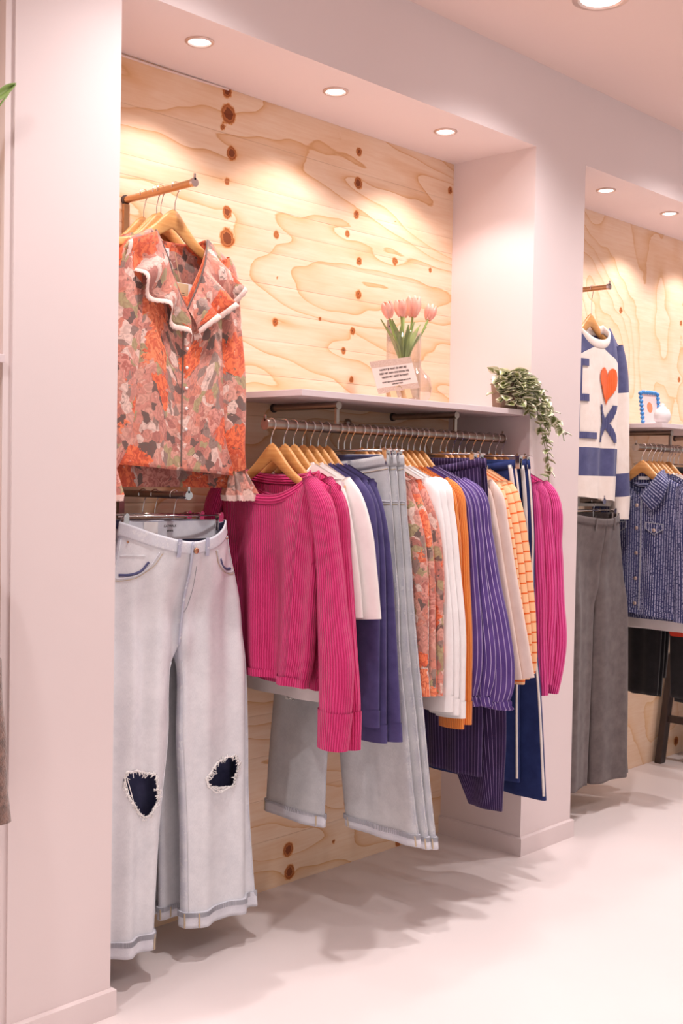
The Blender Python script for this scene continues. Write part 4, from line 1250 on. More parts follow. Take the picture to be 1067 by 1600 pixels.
# --- bright pink cardigans at the right end
for k, (x, lab) in enumerate(((1.548, 'bright pink ribbed jumper first of three beside the pillar'), (1.584, 'bright pink ribbed jumper in the middle of three by the pillar'), (1.620, 'bright pink ribbed jumper last on the rail, against the pillar'))):
    o = [[(.15, 1.278, .04), (.200, 1.236, .055), (.218, 1.13, .085), (.232, .985, .11), (.240, .886, .115), (.246, .74, .115), (.256, .587, .11)],
         [(.13, 1.292, .04), (.212, 1.238, .055), (.232, 1.13, .085), (.250, .985, .11), (.256, .90, .12), (.252, .76, .11), (.246, .62, .095)],
         [(.118, 1.298, .04), (.216, 1.245, .055), (.249, 1.057, .095), (.263, .884, .115), (.274, .765, .12), (.262, .66, .10), (.246, .588, .075)]][k]
    rail_top('bright_jumper', lab, 'jumper', 'bright pink jumpers at the right end of the rail', x, MAT['pink2'], o, .68, .19, dict(sfold=.16, sth=.018, tc=.016, th=.018, cuff=.0), 'of the '+lab)

# ------------------------------------------------------------------ floral blouse on the upper arm
BX, BY = 0.268, 0.122
t = thing('floral_blouse', 'sheer floral blouse with lace-edged ruffle neckline on the front arm', 'blouse', (BX, BY, 1.245))
P, th_, s_, vv = body_grid(1.896, 1.850, 1.278, [(1.9, .172), (1.85, .172), (1.80, .182), (1.70, .186), (1.5, .186), (1.24, .190)], .088, .180, .02, True, .030, .036, 77, .010, .0, 140, 90,
                           hem=lambda s, sy: np.where(sy < 0, .012-.012*s-.0*s, -.032), tn=.030, kmax=5.0)
m = MB().grid(P, uv_of(P, True), True)
m.build('body', [MAT['floral'], MAT['floral_in']], t, True, solid=.001, solid_off=1)
# button band
ncol = P.shape[1]
jc = int(ncol*0.75)
band = smooth_pts([front_point(P, -.004, z) for z in (1.70, 1.6, 1.5, 1.4, 1.30)], 40)
MB().tube(band+np.array([0, -.002, 0]), .0022, 6).build('placket_edge', MAT['floral'], t, True)
for zz in (1.60, 1.552, 1.500, 1.448, 1.395):
    p = front_point(P, .006, zz)+np.array([0, -.004, 0])
    MB().lathe([(.0005, -.003), (.0035, -.0022), (.0045, 0), (.0035, .002)], 12, p, 'y').build('button', MAT['fray'], t, True)
# sleeves with ruffled cuffs
for sgn in (1, -1):
    o = [(sgn*.162, 1.852, .03), (sgn*.184, 1.826, .05), (sgn*.195, 1.775, .075), (sgn*.207, 1.66, .09), (sgn*.222, 1.55, .095), (sgn*.228, 1.45, .095), (sgn*.228, 1.36, .078), (sgn*.232, 1.295, .044)]
    G = sleeve_grid(o, 40, 60, .030, 91, .16)
    sl = MB().grid(G, uv_of(G, True), True).build('sleeve', MAT['floral'], t, True)
    e = G[-1].mean(0)
    a = np.arange(90)*2*PI/90
    R = []; Lr = []
    for kk, (dz, rx, ry, wv) in enumerate(((0.004, .024, .020, 0), (-.02, .030, .026, .12), (-.045, .037, .034, .22), (-.068, .043, .040, .28))):
        g = 1+wv*np.sin(a*8+1.0)
        R.append(np.stack([e[0]+np.cos(a)*rx*g+sgn*(-dz)*.18, e[1]+np.sin(a)*ry*g, np.full(90, e[2]+dz)+.004*wv*np.sin(a*8+2)], 1))
    R = np.array(R)
    MB().grid(R, uv_of(R, True), True).build('cuff_ruffle', MAT['floral'], sl, True)
    last = R[-1]; g = 1+.3*np.sin(a*8+1.0)
    low = last.copy(); low[:, 2] -= .013+.0035*np.abs(np.sin(a*24)); low[:, 0] += sgn*.003
    LQ = np.array([last, (last+low)/2, low])
    MB().grid(LQ, uv_of(LQ, True), True).build('cuff_lace', MAT['lace'], sl, True)
# ruffled collar: two tiers per side
def ruffle(neck, outer, waves, amp, nm, seed):
    n = 150
    A = smooth_pts(neck, n); B = smooth_pts(outer, n)
    u = np.linspace(0, 1, n)
    rows = []
    for k, r in enumerate(np.linspace(0, 1, 9)):
        Q = A*(1-r)+B*r
        Q[:, 1] = Q[:, 1]-(.010*math.sin(PI*min(1, r*1.1)))-amp*r*(0.6+0.6*np.sin(2*PI*waves*u+seed+r*.8))
        Q[:, 2] += amp*.5*r*np.sin(2*PI*waves*u+seed+1.2)
        Q[:, 0] += amp*.45*r*np.cos(2*PI*waves*u+seed)
        rows.append(Q)
    R = np.array(rows)
    o = MB().grid(R, uv_of(R, False)).build('collar_ruffle', [MAT['floral'], MAT['floral_in']], t, True, solid=.0008, solid_off=1)
    e = R[-1]; d = (R[-1]-R[-2]); d /= np.linalg.norm(d, axis=1)[:, None]
    L1 = e+d*.006; L2 = e+d*(.011+.0035*np.abs(np.sin(u*PI*38)))[:, None]
    LQ = np.array([e-d*.001, L1, L2]); LQ[..., 1] -= .0012
    MB().grid(LQ, uv_of(LQ, False)).build('lace_trim', MAT['lace'], o, True, solid=.0008)
def fp(x, z, dy=.006):
    q = front_point(P, x, z); return (x, q[1]-dy, z)
ruffle([fp(-.080, 1.888), fp(-.060, 1.83), fp(-.032, 1.76), fp(.0, 1.700)], [fp(-.172, 1.842, .004), fp(-.150, 1.775, .010), fp(-.100, 1.715, .014), fp(-.045, 1.670, .016), fp(-.002, 1.622, .012)], 3.2, .018, 'l', .4)
ruffle([fp(.080, 1.884), fp(.062, 1.83), fp(.034, 1.76), fp(.004, 1.700)], [fp(.186, 1.800, .004), fp(.160, 1.745, .010), fp(.108, 1.708, .014), fp(.052, 1.675, .016), fp(.010, 1.630, .012)], 3.4, .026, 'r', 3.4)
# neck piping and inside neck label
for sx in (-1, 1):
    MB().tube(smooth_pts([fp(sx*.082, 1.890, .004), fp(sx*.061, 1.83, .007), fp(sx*.034, 1.76, .007), fp(0.002, 1.698, .007)], 40), .0022, 6).build('neck_piping', MAT['floral'], t, True)
MB().box((-.038, .0215, 1.838), (-.012, .0225, 1.858)).build('neck_label', MAT['paper'], t)
MB().box((-.032, .0208, 1.847), (-.018, .0214, 1.849)).build('label_print', MAT['ink'], t)
# swing tag on a cord
tg = thing('swing_tag', 'kraft and white paper swing tag on cord inside the blouse neck', 'price tag', (BX+.004, BY-.02, 1.70))
MB().tube([(-.006, .030, 1.848), (-.004, .020, 1.80), (-.002, .008, 1.766)], .0010, 5).build('cord', MAT['kraft'], tg)
MB().box((-.032, .004, 1.716), (.030, .0048, 1.768)).build('white_card', MAT['paper'], tg)
kc = MB().box((-.020, .0015, 1.708), (.016, .0025, 1.766)).build('kraft_card', MAT['kraft'], tg)
for zz, hw_ in ((1.742, .005), (1.736, .007), (1.727, .004)):
    MB().box((-.002-hw_, .0010, zz-.0008), (-.002+hw_, .0014, zz+.0008)).build('tag_print', MAT['ink'], kc)
wood_hanger((AX, .128, 2.013), 0.0, 'wooden hanger of the floral blouse', 'wooden hangers on the upper arm', small=True, body=WOOD_STEEP, tilt=0.06)
for yy, lab in ((.182, 'wooden hanger second on the upper arm'), (.200, 'wooden hanger third on the upper arm'), (.255, 'wooden hanger nearest the plywood on the upper arm')):
    wood_hanger((AX-.006, yy, 2.013), 0.03, lab, 'wooden hangers on the upper arm', small=True, body=WOOD_STEEP)
    d = dict(zn=1.892, zs=1.848, zh=1.30, nhw=.088, W=[(1.9, .165), (1.845, .168), (1.24, .175)], vneck=True, dF=.17, tc=.012, th=.016, tn=.012, amp=.004, collar=False, seed=int(yy*900),
             sleeves=[[(.16, 1.846, .03), (.19, 1.70, .08), (.195, 1.5, .08), (.19, 1.32, .07)], [(-.16, 1.846, .03), (-.19, 1.70, .08), (-.195, 1.5, .08), (-.19, 1.32, .07)]])
    hang_top('floral_blouse', 'floral blouse '+lab.replace('wooden hanger ', '')+', behind the front one', 'blouse', 'floral blouses on the upper arm', (AX-.008, yy), 0.0, MAT['floral'], d)

# ------------------------------------------------------------------ far niche: heart jumper
t, P = None, None
HX, HY = AX2-.040, .108
sp = dict(zn=1.872, zs=1.800, zh=1.205, nhw=.112, xc=.012, dF=.075, dB=.02, tc=.036, th=.040, tn=.036, amp=.006, seed=5, cw=.016, cmat=MAT['ecru'], nu=120, nv=90, kmax=4.2,
          W=[(1.9, .200), (1.80, .203), (1.7, .196), (1.45, .186), (1.2, .172)], sth=.030, sfold=.12, sleeves=[], hem=lambda s, sy: np.where(sy < 0, .012-.012*s, -.02))
def banded(P, bands, nu_cut):
    """split a body grid into bands by z; returns list of (mat, rows)"""
    return bands
t = thing('heart_jumper', 'navy and cream striped jumper with orange heart and letters', 'jumper', (HX, HY, 1.19))
P, th_, s_, vv = body_grid(sp['zn'], sp['zs'], sp['zh'], sp['W'], sp['nhw'], sp['dF'], sp['dB'], False, sp['tc'], sp['th'], sp['seed'], sp['amp'], sp['xc'], sp['nu'], 150, sp['hem'], sp['tn'], kmax=4.2)
# yoke edge dips at the centre; everything by height
def band_skip(P, lo, hi):
    C = 0.25*(P[:-1]+P[1:]+np.roll(P, -1, 1)[:-1]+np.roll(P, -1, 1)[1:])
    zc = C[..., 2]+0.55*np.abs(C[..., 0]-sp['xc'])**1.15*(C[..., 2] > 1.68)*0.9
    sk = np.ones(P.shape[:2], bool)
    sk[:-1] = ~((zc >= lo) & (zc < hi))
    return sk
def band_grid(P, lo, hi, n=24):
    nv, nu = P.shape[:2]; Q = np.zeros((n, nu, 3))
    for j in range(nu):
        z = P[:, j, 2]; a = min(max(lo[j], z[0]), z[-1]); b = min(max(hi[j], z[0]), z[-1])
        tz = np.linspace(a, b, n)
        Q[:, j, 0] = np.interp(tz, z, P[:, j, 0]); Q[:, j, 1] = np.interp(tz, z, P[:, j, 1]); Q[:, j, 2] = tz
    return Q
one = np.ones(P.shape[1])
yk = 1.792-0.62*np.abs(P[70, :, 0]-sp['xc'])**1.25
for nm, mt, lo, hi in (('hem_band', 'ecru', 0*one, 1.302*one), ('navy_band', 'navy_knit', 1.302*one, 1.408*one), ('chest_panel', 'ecru', 1.408*one, yk), ('yoke', 'navy_knit', yk, 3*one)):
    Q = band_grid(P, lo, hi, 50)
    MB().grid(Q, uv_of(Q, True), True).build(nm, MAT[mt], t, True)
mm = np.abs(P[-1, :, 0]-sp['xc']) <= sp['nhw']*0.99
m = MB(); ring_tube(m, P[-1][mm], .017, .005); m.build('collar', MAT['ecru'], t, True)
for sgn in (1, -1):
    o = [(sgn*.200+.012, 1.808, .06), (sgn*.225+.012, 1.755, .085), (sgn*.255+.012, 1.62, .105), (sgn*.272+.008, 1.45, .11), (sgn*.285+.004, 1.30, .105), (sgn*.296, 1.22, .095), (sgn*.290, 1.135, .085)]
    if sgn < 0: o = [(max(a, -.262+.012), b, c) for a, b, c in o]
    G = sleeve_grid(o, 40, 90, .030, 15, .15)
    zc = 0.5*(G[:-1, :, 2]+G[1:, :, 2])
    first = None
    for nm, mt, lo, hi in (('sleeve', 'ecru', 1.315, 1.625), ('upper_sleeve', 'navy_knit', 1.625, 3), ('sleeve_band', 'navy_knit', 1.225, 1.315), ('cuff', 'ecru', 0, 1.225)):
        sk = np.ones(G.shape[:2], bool); zz = zc.mean(1, keepdims=True)+0*zc
        sk[:-1] = ~((zz >= lo) & (zz < hi))
        MB().grid(G, uv_of(G, True), True, sk).build(nm, MAT[mt], t, True)
def patch(poly, name, mat, off=.0045, n=16):
    """knitted motif: polygon filled on the jumper front"""
    x0, x1 = min(p[0] for p in poly), max(p[0] for p in poly); z0, z1 = min(p[1] for p in poly), max(p[1] for p in poly)
    xs = np.linspace(x0, x1, n*2); zs = np.linspace(z0, z1, n*3)
    G = np.array([[front_point(P, x, z) for x in xs] for z in zs])
    G[..., 1] -= off
    C = 0.25*(G[:-1, :-1]+G[1:, :-1]+G[:-1, 1:]+G[1:, 1:])
    sk = np.ones(G.shape[:2], bool)
    sk[:-1, :-1] = ~inside(C[..., 0], C[..., 2], poly)
    MB().grid(G, uv_of(G, False), False, sk).build(name, MAT[mat], t, True, solid=.0008)
hc, hz_ = .076, 1.655
heart = [(hc+.062*(16*math.sin(a)**3)/16, hz_+.072*(13*math.cos(a)-5*math.cos(2*a)-2*math.cos(3*a)-math.cos(4*a))/15) for a in np.linspace(0, 2*PI, 60)[:-1]]
patch(heart, 'heart_motif', 'heart', n=30)
patch([(x_-.045, z_) for x_, z_ in ((-.125, 1.735), (-.020, 1.735), (-.020, 1.708), (-.058, 1.708), (-.058, 1.605), (-.020, 1.605), (-.020, 1.578), (-.125, 1.578), (-.125, 1.605), (-.087, 1.605), (-.087, 1.708), (-.125, 1.708))], 'letter_i', 'navy_knit', n=26)
patch([(x_-.018, z_) for x_, z_ in ((-.115, 1.565), (-.088, 1.565), (-.088, 1.465), (.008, 1.465), (.008, 1.440), (-.115, 1.440))], 'letter_l', 'navy_knit', n=26)
patch([(.018, 1.572), (.048, 1.572), (.075, 1.522), (.105, 1.572), (.136, 1.572), (.092, 1.503), (.140, 1.430), (.108, 1.430), (.077, 1.482), (.046, 1.430), (.014, 1.430), (.060, 1.503)], 'letter_x', 'navy_knit', n=30)
wood_hanger((AX2, .128, 2.013), 0.0, 'wooden hanger of the heart jumper', 'wooden hangers on the far upper arm', small=True, body=WOOD_LOW)
wood_hanger((AX2-.004, .190, 2.013), 0.0, 'wooden hanger behind the heart jumper', 'wooden hangers on the far upper arm', small=True, body=WOOD_LOW)
d = dict(zn=1.872, zs=1.800, zh=1.22, nhw=.112, W=[(1.9, .19), (1.8, .19), (1.2, .165)], dF=.07, tc=.014, th=.018, tn=.016, cmat=MAT['ecru'], cw=.015, seed=8,
         sleeves=[[(.195, 1.795, .06), (.225, 1.62, .09), (.235, 1.35, .09), (.23, 1.16, .08)], [(-.195, 1.795, .06), (-.225, 1.62, .09), (-.235, 1.35, .09), (-.23, 1.16, .08)]])
hang_top('navy_jumper', 'navy jumper with cream collar behind the heart jumper', 'jumper', None, (AX2, .190), 0.0, MAT['navy_knit'], d)

# grey wool trousers on the lower far arm
for k, (dx, yy, lab) in enumerate(((.004, .100, 'grey wool wide-leg trousers on the far lower arm'), (-.05, .160, 'grey wool trousers behind, mostly hidden by the pillar'))):
    s6 = dict(zw=1.160, zc=.86, hips=[(1.160, .172), (1.08, .186), (1.0, .2), (.9, .215)], leg=([(.82, .008, .226), (.6, .008, .245), (.35, .01, .268), (.118, .016, .292)], [(.82, .008, .205), (.6, .012, .2), (.35, .016, .2), (.125, .02, .2)]),
              tw=.026, tl=.034, dip=.02, belly=.03, nv=110, nu=72, seed=81+k, amp=.011, wb=.036)
    gt, hv = pants('wool_trousers', lab, 'trousers', 'grey wool trousers on the far arm', (AX2+dx, yy), 0.0, dict(cloth=MAT['grey_wool'], band=MAT['grey_wool']), s6)
    P6 = hv[0]
    if k == 0:
        for Ph in hv:
            nn = Ph.shape[1]//2
            a = curve_on(Ph, [(Ph.shape[0]-1, nn+.42*nn), (Ph.shape[0]-3, nn+.42*nn), (Ph.shape[0]-6, nn+.42*nn)]); a[:, 1] -= .006
            mb = MB()
            for q0, q1 in zip(a[:-1], a[1:]): mb.obox((q0+q1)/2, (.005, 0, 0), (0, .0016, 0), (q1-q0)*.55)
            mb.build('belt_loop', MAT['grey_wool'], gt)
        fp6 = curve_on(hv[0], [(r_, Ph.shape[1]//2+.6) for r_ in np.linspace(Ph.shape[0]-1, rowz(hv[0], .9), 24)]); fp6[:, 1] -= .003
        MB().tube(fp6, .0022, 6).build('fly_edge', MAT['grey_wool'], gt, True)
    clip_hanger((AX2+dx*.3, yy, 1.207), 0.0, .150, 'chrome clip hanger of the '+lab, 'clip hangers on the far lower arm', small=True, drop=.036)

# ------------------------------------------------------------------ far rail: denim jacket and neighbours
FX = 2.565
o = [(.16, 1.285, .04), (.186, 1.27, .03), (.21, 1.235, .06), (.232, 1.12, .09), (.250, .98, .11), (.255, .82, .11), (.25, .74, .10)]
d = dict(zn=1.318, zs=1.264, zh=.760, nhw=.085, W=[(1.36, .195), (1.264, .197), (1.1, .19), (.9, .185), (.76, .182)], dF=.09, dB=.0, vneck=True, tc=.028, th=.030, tn=.026, amp=.005, seed=17, sth=.022, sfold=.1,
         sleeves=[o[1:], mirror(o[1:])], collar=False, hemband=1, nu=110, nv=70, hem=lambda s, sy: np.where(sy < 0, -.012*s, -.004))
t, P = hang_top('denim_jacket', 'flecked navy denim jacket with collar at the front of the far rail', 'jacket', None, on_rail(FX), ROT, MAT['jacket'], d)
for sx in (-1, 1):
    # fold-down collar leaf
    A = [(sx*.090, .020, 1.335), (sx*.086, -.012, 1.325), (sx*.055, -.035, 1.270), (sx*.014, -.040, 1.222)]
    B = [(sx*.110, .018, 1.300), (sx*.135, -.030, 1.275), (sx*.105, -.048, 1.195), (sx*.075, -.050, 1.170)]
    A = smooth_pts(A, 16); B = smooth_pts(B, 16)
    Q = np.array([A*(1-r_)+B*r_+np.array([0, -.010*math.sin(PI*r_), .004*math.sin(PI*r_)]) for r_ in np.linspace(0, 1, 7)])
    UVc = uv_of(Q, False)
    MB().grid(Q, UVc).build('collar_leaf', MAT['jacket'], t, True, solid=.004)
    # chest pocket flap with button
    pts = [(.042, 1.125), (.118, 1.118), (.118, 1.098), (.080, 1.078), (.042, 1.100)]
    G = np.array([front_point(P, sx*a, b)+np.array([0, -.008, 0]) for a, b in pts])
    G2 = G+np.array([0, .003, 0])
    mb = MB().add(np.concatenate([G, G2]), [tuple(range(5)), tuple(range(9, 4, -1))]+[(i, (i+1) % 5, 5+(i+1) % 5, 5+i) for i in range(5)], [[(a, b) for a, b in pts], [(a, b) for a, b in pts[::-1]]]+[[(0, 0)]*4]*5)
    fl = mb.build('pocket_flap', MAT['jacket'], t)
    MB().tube(np.concatenate([G, G[:1]])+np.array([0, -.0008, 0]), .0014, 5).build('flap_stitch', MAT['stitch_grey'], fl)
    p = front_point(P, sx*.080, 1.094)+np.array([0, -.0095, 0])
    MB().lathe([(.0005, -.003), (.006, -.0026), (.0075, -.001), (.0075, .001)], 14, p, 'y').build('button', MAT['lamp_ring'], t, True)
    L = np.array([front_point(P, sx*x_, z_)+np.array([0, -.0015, 0]) for x_, z_ in ((.042, 1.10), (.042, 1.02), (.080, .995), (.118, 1.02), (.118, 1.10))])
    MB().tube(L, .0012, 5).build('pocket_seam', MAT['denim_in'], t, True)
L = np.array([front_point(P, .018, z_)+np.array([0, -.003, 0]) for z_ in np.linspace(1.21, .775, 30)])
MB().tube(L, .0022, 6).build('placket_edge', MAT['stitch_grey'], t, True)
for z_ in (1.19, 1.10, 1.0, .90, .80):
    p = front_point(P, 0.0, z_)+np.array([0, -.004, 0])
    MB().lathe([(.0005, -.003), (.006, -.0026), (.0075, -.001), (.0075, .001)], 14, p, 'y').build('button', MAT['lamp_ring'], t, True)
MB().box((-.024, .018, 1.292), (.024, .0195, 1.305)).build('neck_label', MAT['paper'], t)
wood_hanger((FX+.002, RY, RZ), ROT, 'wooden hanger of the front denim jacket', 'wooden hangers on the far rail')
far = [(2.612, 'jacket', .742, .19, 'denim_jacket', 'second flecked denim jacket behind the front one', 'jacket'), (2.650, 'jacket', .73, .19, 'denim_jacket', 'third flecked denim jacket on the far rail', 'jacket'),
       (2.69, 'white', .690, .21, 'white_shirt', 'white shirt below the denim jackets', 'shirt'), (2.72, 'white', .68, .22, 'white_shirt', 'second white shirt behind the first on the far rail', 'shirt'),
       (2.775, 'red', .655, .2, 'red_top', 'red top with hem peeping out, far rail', 'top')]
for x, mt, zh, hw, nm, lab, cat in far:
    o2 = [(.16, 1.285, .04), (.186, 1.27, .03), (.215, 1.236, .055), (.23, 1.12, .08), (.245, .95, .09), (.25, .80, .085)]
    d2 = dict(zn=1.318, zs=1.266, zh=zh, nhw=.085, W=[(1.36, .195), (1.266, .197), (zh, hw)], hem=(lambda s, sy: .05*(np.abs(s-.35) > .22)) if mt == 'red' else None, tc=.014, th=.016, sleeves=[o2[1:], mirror(o2[1:])], seed=int(x*100), nu=60, nv=36)
    hang_top(nm, lab, cat, None, on_rail(x), ROT, MAT[mt], d2)
    wood_hanger((x+.002, RY, RZ), ROT, 'wooden hanger of the '+lab, 'wooden hangers on the far rail')
# black ruffled velvet trousers
for k, (x, hz, lab) in enumerate(((2.80, .395, 'black pleated velvet trousers in front on the far rail'), (2.83, .375, 'black pleated velvet trousers second on the far rail'), (2.868, .44, 'black velvet trousers at the right picture edge'))):
    s7 = dict(zw=1.345, zc=1.05, hips=[(1.345, .16), (1.26, .17), (1.18, .18), (1.1, .185)], leg=([(1.0, .01, .185), (.8, .015, .18), (.6, .02, .175), (hz, .03, .17)], [(1.0, .01, .185), (.8, .015, .18), (.6, .02, .175), (hz+.01*k, .03, .17)]),
              tw=.012, tl=.014, nv=60, nu=48, seed=90+k, amp=.006, wb=.035)
    pants('velvet_trousers', lab, 'trousers', 'black velvet trousers on the far rail', on_rail(x), ROT, dict(cloth=MAT['black_velvet'], band=MAT['black_velvet']), s7)
    clip_hanger((x, RY, RZ), ROT, .15, 'chrome clip hanger of the '+lab, 'clip hangers on the far rail')

# ------------------------------------------------------------------ dark wooden step stool in the far niche
st = thing('step_stool', 'dark stained wooden step stool against the far plywood', 'step stool', (3.33, 0.1, 0))
def leg(x0, y0, x1, y1, z1, nm='leg'):
    m = MB(); a = np.array((x0, y0, 0.0)); b = np.array((x1, y1, z1))
    w = np.array((.022, 0, 0)); dd = np.array((0, .016, 0))
    V = [a-w-dd, a+w-dd, a+w+dd, a-w+dd, b-w-dd, b+w-dd, b+w+dd, b-w+dd]
    m.add(V, [(0, 3, 2, 1), (4, 5, 6, 7), (0, 1, 5, 4), (1, 2, 6, 5), (2, 3, 7, 6), (3, 0, 4, 7)]).build(nm, MAT['dark_wood'], st, bevel=.002, rel=False)
leg(-.10, .215, -.02, .205, .47); leg(.34, .215, .26, .205, .47); leg(-.10, -.18, -.02, -.13, .47); leg(.34, -.18, .26, -.13, .47)
MB().box((-.05, -.17, .47), (.29, .235, .495)).build('seat', MAT['dark_wood'], st, rel=False, bevel=.004)
MB().box((-.072, -.17, .185), (-.042, .21, .215)).build('stretcher', MAT['dark_wood'], st, rel=False, bevel=.002)
MB().box((.275, -.17, .185), (.305, .21, .215)).build('stretcher', MAT['dark_wood'], st, rel=False, bevel=.002)
MB().box((-.06, -.19, .215), (.30, .12, .235)).build('step', MAT['dark_wood'], st, rel=False, bevel=.003)

# ------------------------------------------------------------------ near shelf: tulips, vases, card, plant
SZ = 1.517
VX, VY = 1.155, .12
vz = thing('glass_vase', 'straight clear glass cylinder vase holding the tulips', 'vase', (VX, VY, SZ))
MB().lathe([(.001, .001), (.050, .001), (.054, .004), (.055, .215), (.0535, .217), (.052, .215), (.051, .012), (.001, .012)], 40, (0, 0, SZ)).build('glass_body', MAT['glass'], vz, True, autosmooth=50)
v2 = thing('glass_bottle', 'round bulbous clear glass vase half hidden behind the card', 'vase', (1.25, .16, SZ))
MB().lathe([(.001, .001), (.03, .001), (.055, .02), (.062, .05), (.055, .085), (.030, .110), (.024, .125), (.028, .140), (.026, .140), (.022, .125), (.028, .109), (.053, .084), (.060, .05), (.053, .021), (.03, .004), (.001, .004)], 40, (0, 0, SZ)).build('glass_body', MAT['glass'], v2, True, autosmooth=60)
def petal_grid(a0, R=.019, Ht=.052, spread=.9, lean=0.0):
    n, k = 9, 7
    Q = np.zeros((n, k, 3))
    for i, v in enumerate(np.linspace(0, 1, n)):
        r = R*(math.sin(PI*min(1, v*.62+.12))**.8)*(1-.25*v*lean)
        wid = spread*math.sin(PI*(v*.86+.07))**.6
        for j, u in enumerate(np.linspace(-1, 1, k)):
            a = a0+u*wid*.85
            Q[i, j] = (r*math.cos(a)*(1-.12*u*u), r*math.sin(a)*(1-.12*u*u), Ht*v-.004*u*u*v)
    return Q
tul = [(1.062, .10, 1.768, -.34, 'leftmost pale pink tulip, leaning out of the vase'), (1.100, .085, 1.776, -.16, 'coral tulip second from left in the vase'), (1.165, .095, 1.782, .03, 'largest coral tulip in the middle of the vase'),
       (1.205, .165, 1.792, .12, 'pale tulip at the back of the vase'), (1.246, .10, 1.782, .36, 'rightmost peach tulip, leaning to the pillar')]
for i, (tx, ty, tz, ln, lab) in enumerate(tul):
    b = thing('tulip', lab, 'tulip', (VX+(tx-VX)*.12, VY, SZ+.10), 0, 'tulips in the vase')
    bx, by = b.location.x, b.location.y
    pts = smooth_pts([(0, 0, SZ+.085), ((tx-bx)*.25, (ty-by)*.3, SZ+.17), ((tx-bx)*.7, (ty-by)*.8, tz-.045), (tx-bx, ty-by, tz)], 16)
    MB().tube(pts, .0036, 8).build('stem', MAT['stem'], b, True)
    big = 1.25 if i == 2 else 1.0
    for kx in range(6):
        Q = petal_grid(kx*PI/3+i, .021*big*(1.0 if kx % 2 else .92), .052*big)
        Q = Q.reshape(-1, 3); c, s = math.cos(ln), math.sin(ln)
        Q = np.stack([Q[:, 0]*c+Q[:, 2]*s, Q[:, 1], -Q[:, 0]*s+Q[:, 2]*c], 1).reshape(9, 7, 3)
        Q += np.array((tx-bx, ty-by, tz-.002))
        MB().grid(Q).build('petal', MAT['petal'], b, True, solid=.0012)
    for kx in range(2):
        an = i*1.3+kx*2.4; dirx, diry = math.cos(an), math.sin(an)*.6
        L0 = np.array(((0, 0, SZ+.12)))
        path = smooth_pts([L0, L0+np.array((dirx*.02+(tx-bx)*.3, diry*.02, .08)), L0+np.array((dirx*.045+(tx-bx)*.6, diry*.04, .12+.01*kx))], 10)
        wv = .013*np.sin(PI*np.linspace(.12, .98, 10))
        side = np.array((-diry, dirx, 0.15))
        Q = np.array([path+side*wv[:, None]*f+np.array((0, -.004*(1-abs(f)), 0)) for f in (-1, -.5, 0, .5, 1)])
        MB().grid(Q).build('leaf', MAT['tulip_leaf'], b, True, solid=.0008)

cardT = thing('notice_card', 'small tilted pink notice card with glitter borders leaning on the vase', 'card', (1.066, .052, SZ+.014), 0)
cardT.rotation_euler = (math.radians(-14), math.radians(-10), math.radians(-6))
def cbox(x0, x1, z0, z1, y0, y1): return MB().box((x0, y0, z0), (x1, y1, z1))
cw_, chh = .170, .100
cbox(-cw_/2, cw_/2, .014, .014+chh, 0, .0012).build('card_sheet', MAT['card'], cardT, rel=False)
cbox(-cw_/2, cw_/2, .014+chh*.80, .014+chh, -.0004, 0).build('glitter_border', MAT['glitter'], cardT, rel=False)
cbox(-cw_/2, cw_/2, .014, .014+chh*.17, -.0004, 0).build('glitter_border', MAT['glitter'], cardT, rel=False)
for k, (body, size, z_) in enumerate((('HANGT JE MAAT ER NIET BIJ?', .0086, .0845), ('GEEF HET AAN ONS DOOR, WIJ', .0086, .0725), ('HALEN HET LIEFST IN MAAT!', .0086, .0605), ("DON'T SEE YOUR SIZE? PLEASE ASK US WE", .0062, .0455), ('CAN HELP YOU!', .0062, .0375))):
    small_text(body, size, (0, -.0007, z_), cardT, MAT['ink'], z_rel=False)
for sx in (-.03, .03):
    MB().box((sx-.012, -.004, -.014), (sx+.012, .014, .016)).build('stand_foot', MAT['kraft'], cardT, rel=False)
m = MB().tube([(-.012+.0*0, -.001, .018)]+[(.012*math.cos(a), -.001, .020+.010*math.sin(a)) for a in np.linspace(PI, 0, 14)]+[(.012, -.001, .018)], .0008, 5)
m.build('bow_motif', MAT['kraft'], cardT, rel=False)

# trailing variegated plant
PX, PY = 1.612, .060
pl = thing('trailing_plant', 'variegated trailing ivy in a taupe pot at the shelf end', 'plant', (PX, PY, SZ))
pot = MB().lathe([(.001, 0), (.038, 0), (.041, .004), (.048, .085), (.0475, .088), (.044, .086), (.042, .070), (.001, .070)], 28, (0, 0, 0)).build('pot', MAT['sand'], pl, True, rel=False, autosmooth=50)
def leaf_mesh():
    n, k = 7, 5
    V = np.zeros((n, k, 3)); UV = np.zeros((n, k, 2))
    for i, v in enumerate(np.linspace(0, 1, n)):
        w = .52*math.sin(PI*v**.8)**.9*(1-.25*v)
        for j, u in enumerate(np.linspace(-1, 1, k)):
            V[i, j] = (w*u, v, .10*abs(u)-.25*v*v)
            UV[i, j] = ((u+1)/2, v)
    o = MB().grid(V, UV).build('tmp', MAT['leaf'], None, True, solid=.02)
    me = o.data; return o, me
lo_, LEAF = leaf_mesh(); bpy.data.objects.remove(lo_)
def add_leaf(parent, p, direction, size, roll, name='leaf'):
    o = bpy.data.objects.new(name, LEAF); COL.objects.link(o); o.parent = parent
    d = Vector(direction).normalized()
    q = d.to_track_quat('Y', 'Z')
    o.rotation_mode = 'QUATERNION'
    from mathutils import Quaternion
    o.rotation_quaternion = q @ Quaternion((0, 1, 0), roll)
    o.location = p; o.scale = (size, size, size)
    return o
r = np.random.default_rng(3)
